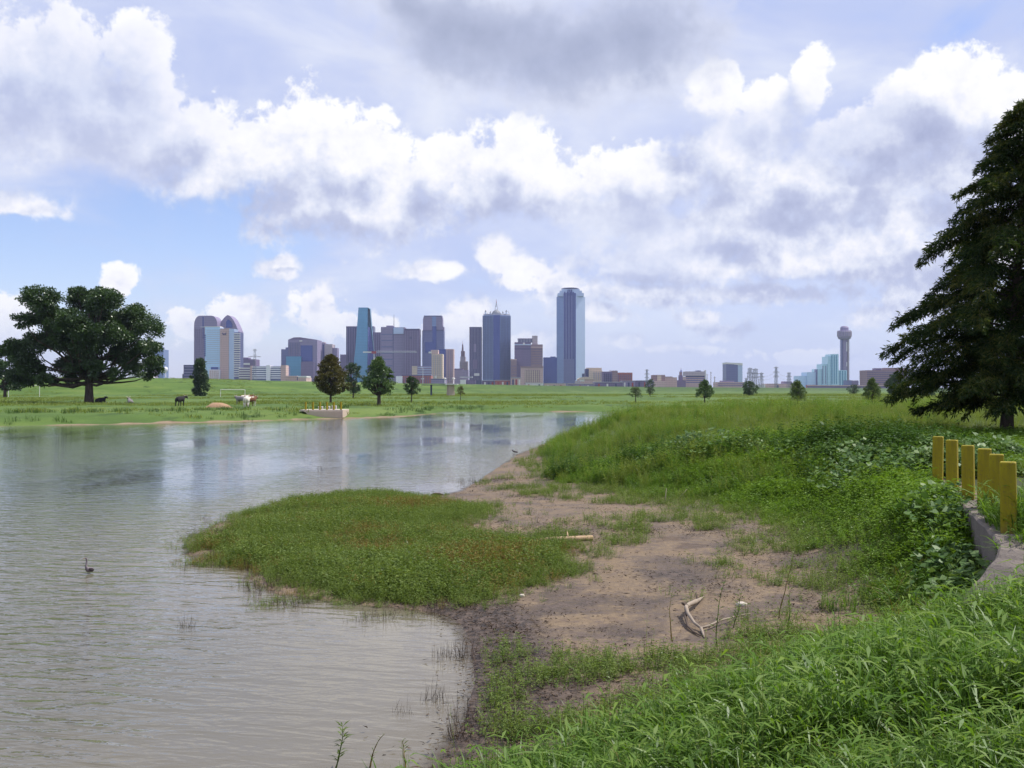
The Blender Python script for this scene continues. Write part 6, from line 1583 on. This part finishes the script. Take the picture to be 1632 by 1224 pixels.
    # 5 tall pale grass on the flat behind
    ve = variants('tall_grass_clump', lambda g: blades(22, g, (.45, .95), (.010, .020), (.15, .75), .28, 4), 8, lt, 500)
    x, y = sample(52000, 22.0, 150.0, 1.15, rng, 0.60); s, b, (dw, side) = zone_fields(x, y)
    e = b + (VN.fbm(x, y, .2, 3) - .5) * 3
    k = (rng.random(len(x)) < smoothstep(e, 2.0, 4.5) * (1 - smoothstep(y, 52, 88))) & (s > .4) & ((side < -.1) | (y > 21.5))
    x, y = x[k], y[k]
    sz = rng.uniform(.45, .78, len(x)) * (.55 + .5 * VN.fbm(x, y, .12, 2)) * (1 - .35 * smoothstep(y, 45, 85))
    scatter('tall_field_grass', put(x, y), sz, ve, 11, 0.12, scale_z=1 / (1 + 0.0 * y))
    # fringe of darker tufts on the far banks
    vf = variants('far_tuft_clump', lambda g: blades(26, g, (.3, .8), (.03, .06), (.2, .8), .7, 3), 5, ld, 540)
    x = rng.uniform(-90, 75, 26000); y = rng.uniform(70, 235, 26000); s, b, _ = zone_fields(x, y)
    band = np.exp(-((s - 2.2) / 1.6) ** 2) * .55 + np.exp(-((s - 9 - 6 * VN(x, y, .03)) / 2.5) ** 2) * smoothstep(VN.fbm(x, y, .05, 2), .5, .62) * .5
    k = (rng.random(len(x)) < band * smoothstep(VN.fbm(x, y, .12, 3), .38, .58)) & (s > .6) & ((b < 0) | (y > 120))
    scatter('far_bank_tufts', put(x[k], y[k]), rng.uniform(.5, 1.1, k.sum()), vf, 12, 0.1)
    vg = variants('far_grass_clump', lambda g: blades(30, g, (.2, .5), (.05, .10), (.2, .8), 1.1, 3), 5, lt, 560)
    x = rng.uniform(-150, 230, 60000); y = rng.uniform(80, 420, 60000); s, b, _ = zone_fields(x, y)
    k = (rng.random(len(x)) < .5 * smoothstep(VN.fbm(x, y, .035, 3), .42, .62)) & (s > 2.5) & (np.abs(x) < y * .62) & (y > 100)
    scatter('far_field_grass', put(x[k], y[k]), rng.uniform(.5, 1.2, k.sum()), vg, 13, 0.1)

    # 6 sparse reeds in the shallows, sprouts and litter on the silt
    vr = variants('reed_sprig', lambda g: join(blades(7, g, (.08, .34), (.004, .007), (.02, .35), .10, 3, .1)), 6, dead, 600)
    RS = [(298, 1000, 10, 6, 8), (514, 747, 12, 2, 8), (725, 1047, 38, 5, 22), (690, 1116, 24, 5, 12), (640, 1135, 20, 6, 5), (748, 1150, 20, 6, 8), (690, 978, 22, 5, 14), (420, 940, 50, 12, 40), (330, 905, 30, 10, 14), (350, 860, 30, 10, 14), (470, 965, 60, 8, 40),
          (600, 985, 70, 8, 26), (745, 768, 30, 4, 30), (720, 1175, 30, 12, 9), (330, 830, 30, 10, 8), (395, 905, 30, 8, 16)]
    rx, ry = [], []
    for (px, py, a, c, n_) in RS:
        for _ in range(n_):
            q = unproject(px + rng.normal(0, a * .5), py + rng.normal(0, c * .5), 0.0); rx.append(q[0]); ry.append(q[1])
    rx, ry = np.array(rx), np.array(ry)
    scatter('shallow_water_reeds', np.stack([rx, ry, np.maximum(ground_z(rx, ry), -.05)], 1), rng.uniform(.5, 1.1, len(rx)), vr, 14, 0.2)
    vl = variants('litter_bits', lambda g: (lambda n: (lambda P: cards(P, .085, .022, g, None, 0.0, .6))(np.stack([g.normal(0, .22, n), g.normal(0, .22, n), g.uniform(.003, .02, n)], 1)))(12), 6, dead, 640)
    for i in range(len(vl)):
        co = np.zeros(len(vl[i].vertices) * 3, np.float32); vl[i].vertices.foreach_get('co', co); co = co.reshape(-1, 3); co[:, 2] = 0.006 + np.abs(co[:, 2]) * .28; vl[i].vertices.foreach_set('co', co.ravel())
    x, y = sample(26000, 7.5, 36.0, .9, rng, 0.5); s, b, _ = zone_fields(x, y)
    wetline = np.exp(-((s - .45) / .5) ** 2) * (y < 20) * (x > -2.2)
    k = (rng.random(len(x)) < np.maximum(.10 + .45 * smoothstep(VN.fbm(x, y, .6, 3), .52, .68), wetline)) & (s > .02) & (b < .6)
    scatter('silt_litter', put(x[k], y[k]), rng.uniform(.4, 1.2, k.sum()), vl, 15, 0.02)
    # separate weed stems that stand out against the water and the silt
    W = [(535, 1226, 70, 'leafy weed shoot standing alone in the water at the bottom of the picture', 5), (585, 1222, 62, 'tall thin arching weed stem beside the lone leafy shoot', 1), (642, 1224, 46, 'short dark weed stem at the water edge right of the arching stem', 2),
         (1070, 1022, 70, 'bare upright weed stem left of the dead branch', 2), (1150, 1030, 110, 'tall green weed stem rising before the dead branch', 4), (1250, 985, 95, 'slender pale weed stem on the silt right of the dead branch', 2), (1170, 1000, 58, 'leafy weed stem beside the white wood chip', 3), (1248, 1010, 70, 'green weed stem at the silt edge nearest the grass', 3)]
    for i, (px, py, hpx, lab, st) in enumerate(W):
        q = on_ground(px, min(py, 1222)) if i > 2 else (*unproject(px, py, 0.0), 0.0)
        s_ = q[1] / FPX; h = hpx * s_; g = np.random.default_rng(700 + i)
        root = thing('weed_stem', lab, 'weed', (q[0], q[1], max(q[2], -.02)))
        n_ = 11; pts = [(0.10 * h * math.sin(j / n_ * 2 + i) + (0.45 * h * (j / n_) ** 2 if i == 1 else 0.08 * h * (j / n_)), 0.02 * math.sin(j), h * (j / n_) * (1 - (.12 * (j / n_) ** 2 if i == 1 else 0))) for j in range(n_ + 1)]
        MB().tube(pts, [.0065 * (1.1 - j / n_) + .0012 for j in range(n_ + 1)], 6).build('stem', lw if st > 2 else lb, root, True)
        Vs, Fs, o = [], [], 0
        for j in range(2, n_ + 1):
            for r_ in range(st):
                a = g.uniform(0, 6.28); D = np.array([math.cos(a), math.sin(a), g.uniform(.2, 1.1)]); D /= np.linalg.norm(D); S = np.array([-math.sin(a), math.cos(a), 0]); L = g.uniform(.05, .12) * (1 if st > 2 else .55); P = np.array(pts[j])
                Vs += [P, P + D * L * .5 + S * L * .09, P + D * L - np.array([0, 0, L * .2]), P + D * L * .5 - S * L * .09]; Fs.append((o, o + 1, o + 2, o + 3)); o += 4
        mesh_obj('foliage', Vs, Fs, lw, root)


build_plants()
# ------------------------------------------------------------------ summer haze: one closed box of thin air round everything
def build_haze():
    m, k, out = new_mat('haze_air')
    pv = k.n('ShaderNodeVolumePrincipled')
    pv.inputs['Color'].default_value = (0.62, 0.70, 1.0, 1); pv.inputs['Density'].default_value = HAZE
    pv.inputs['Anisotropy'].default_value = 0.1
    k.t.links.new(pv.outputs[0], out.inputs['Volume'])
    o = MB().box(-9600, 9600, -9600, 9600, -4.0, 315.0).build('haze', m)
    tag(o, 'thin bluish summer haze between the banks and the city', 'haze', None, 'stuff')


HAZE = 0.00006
build_haze()
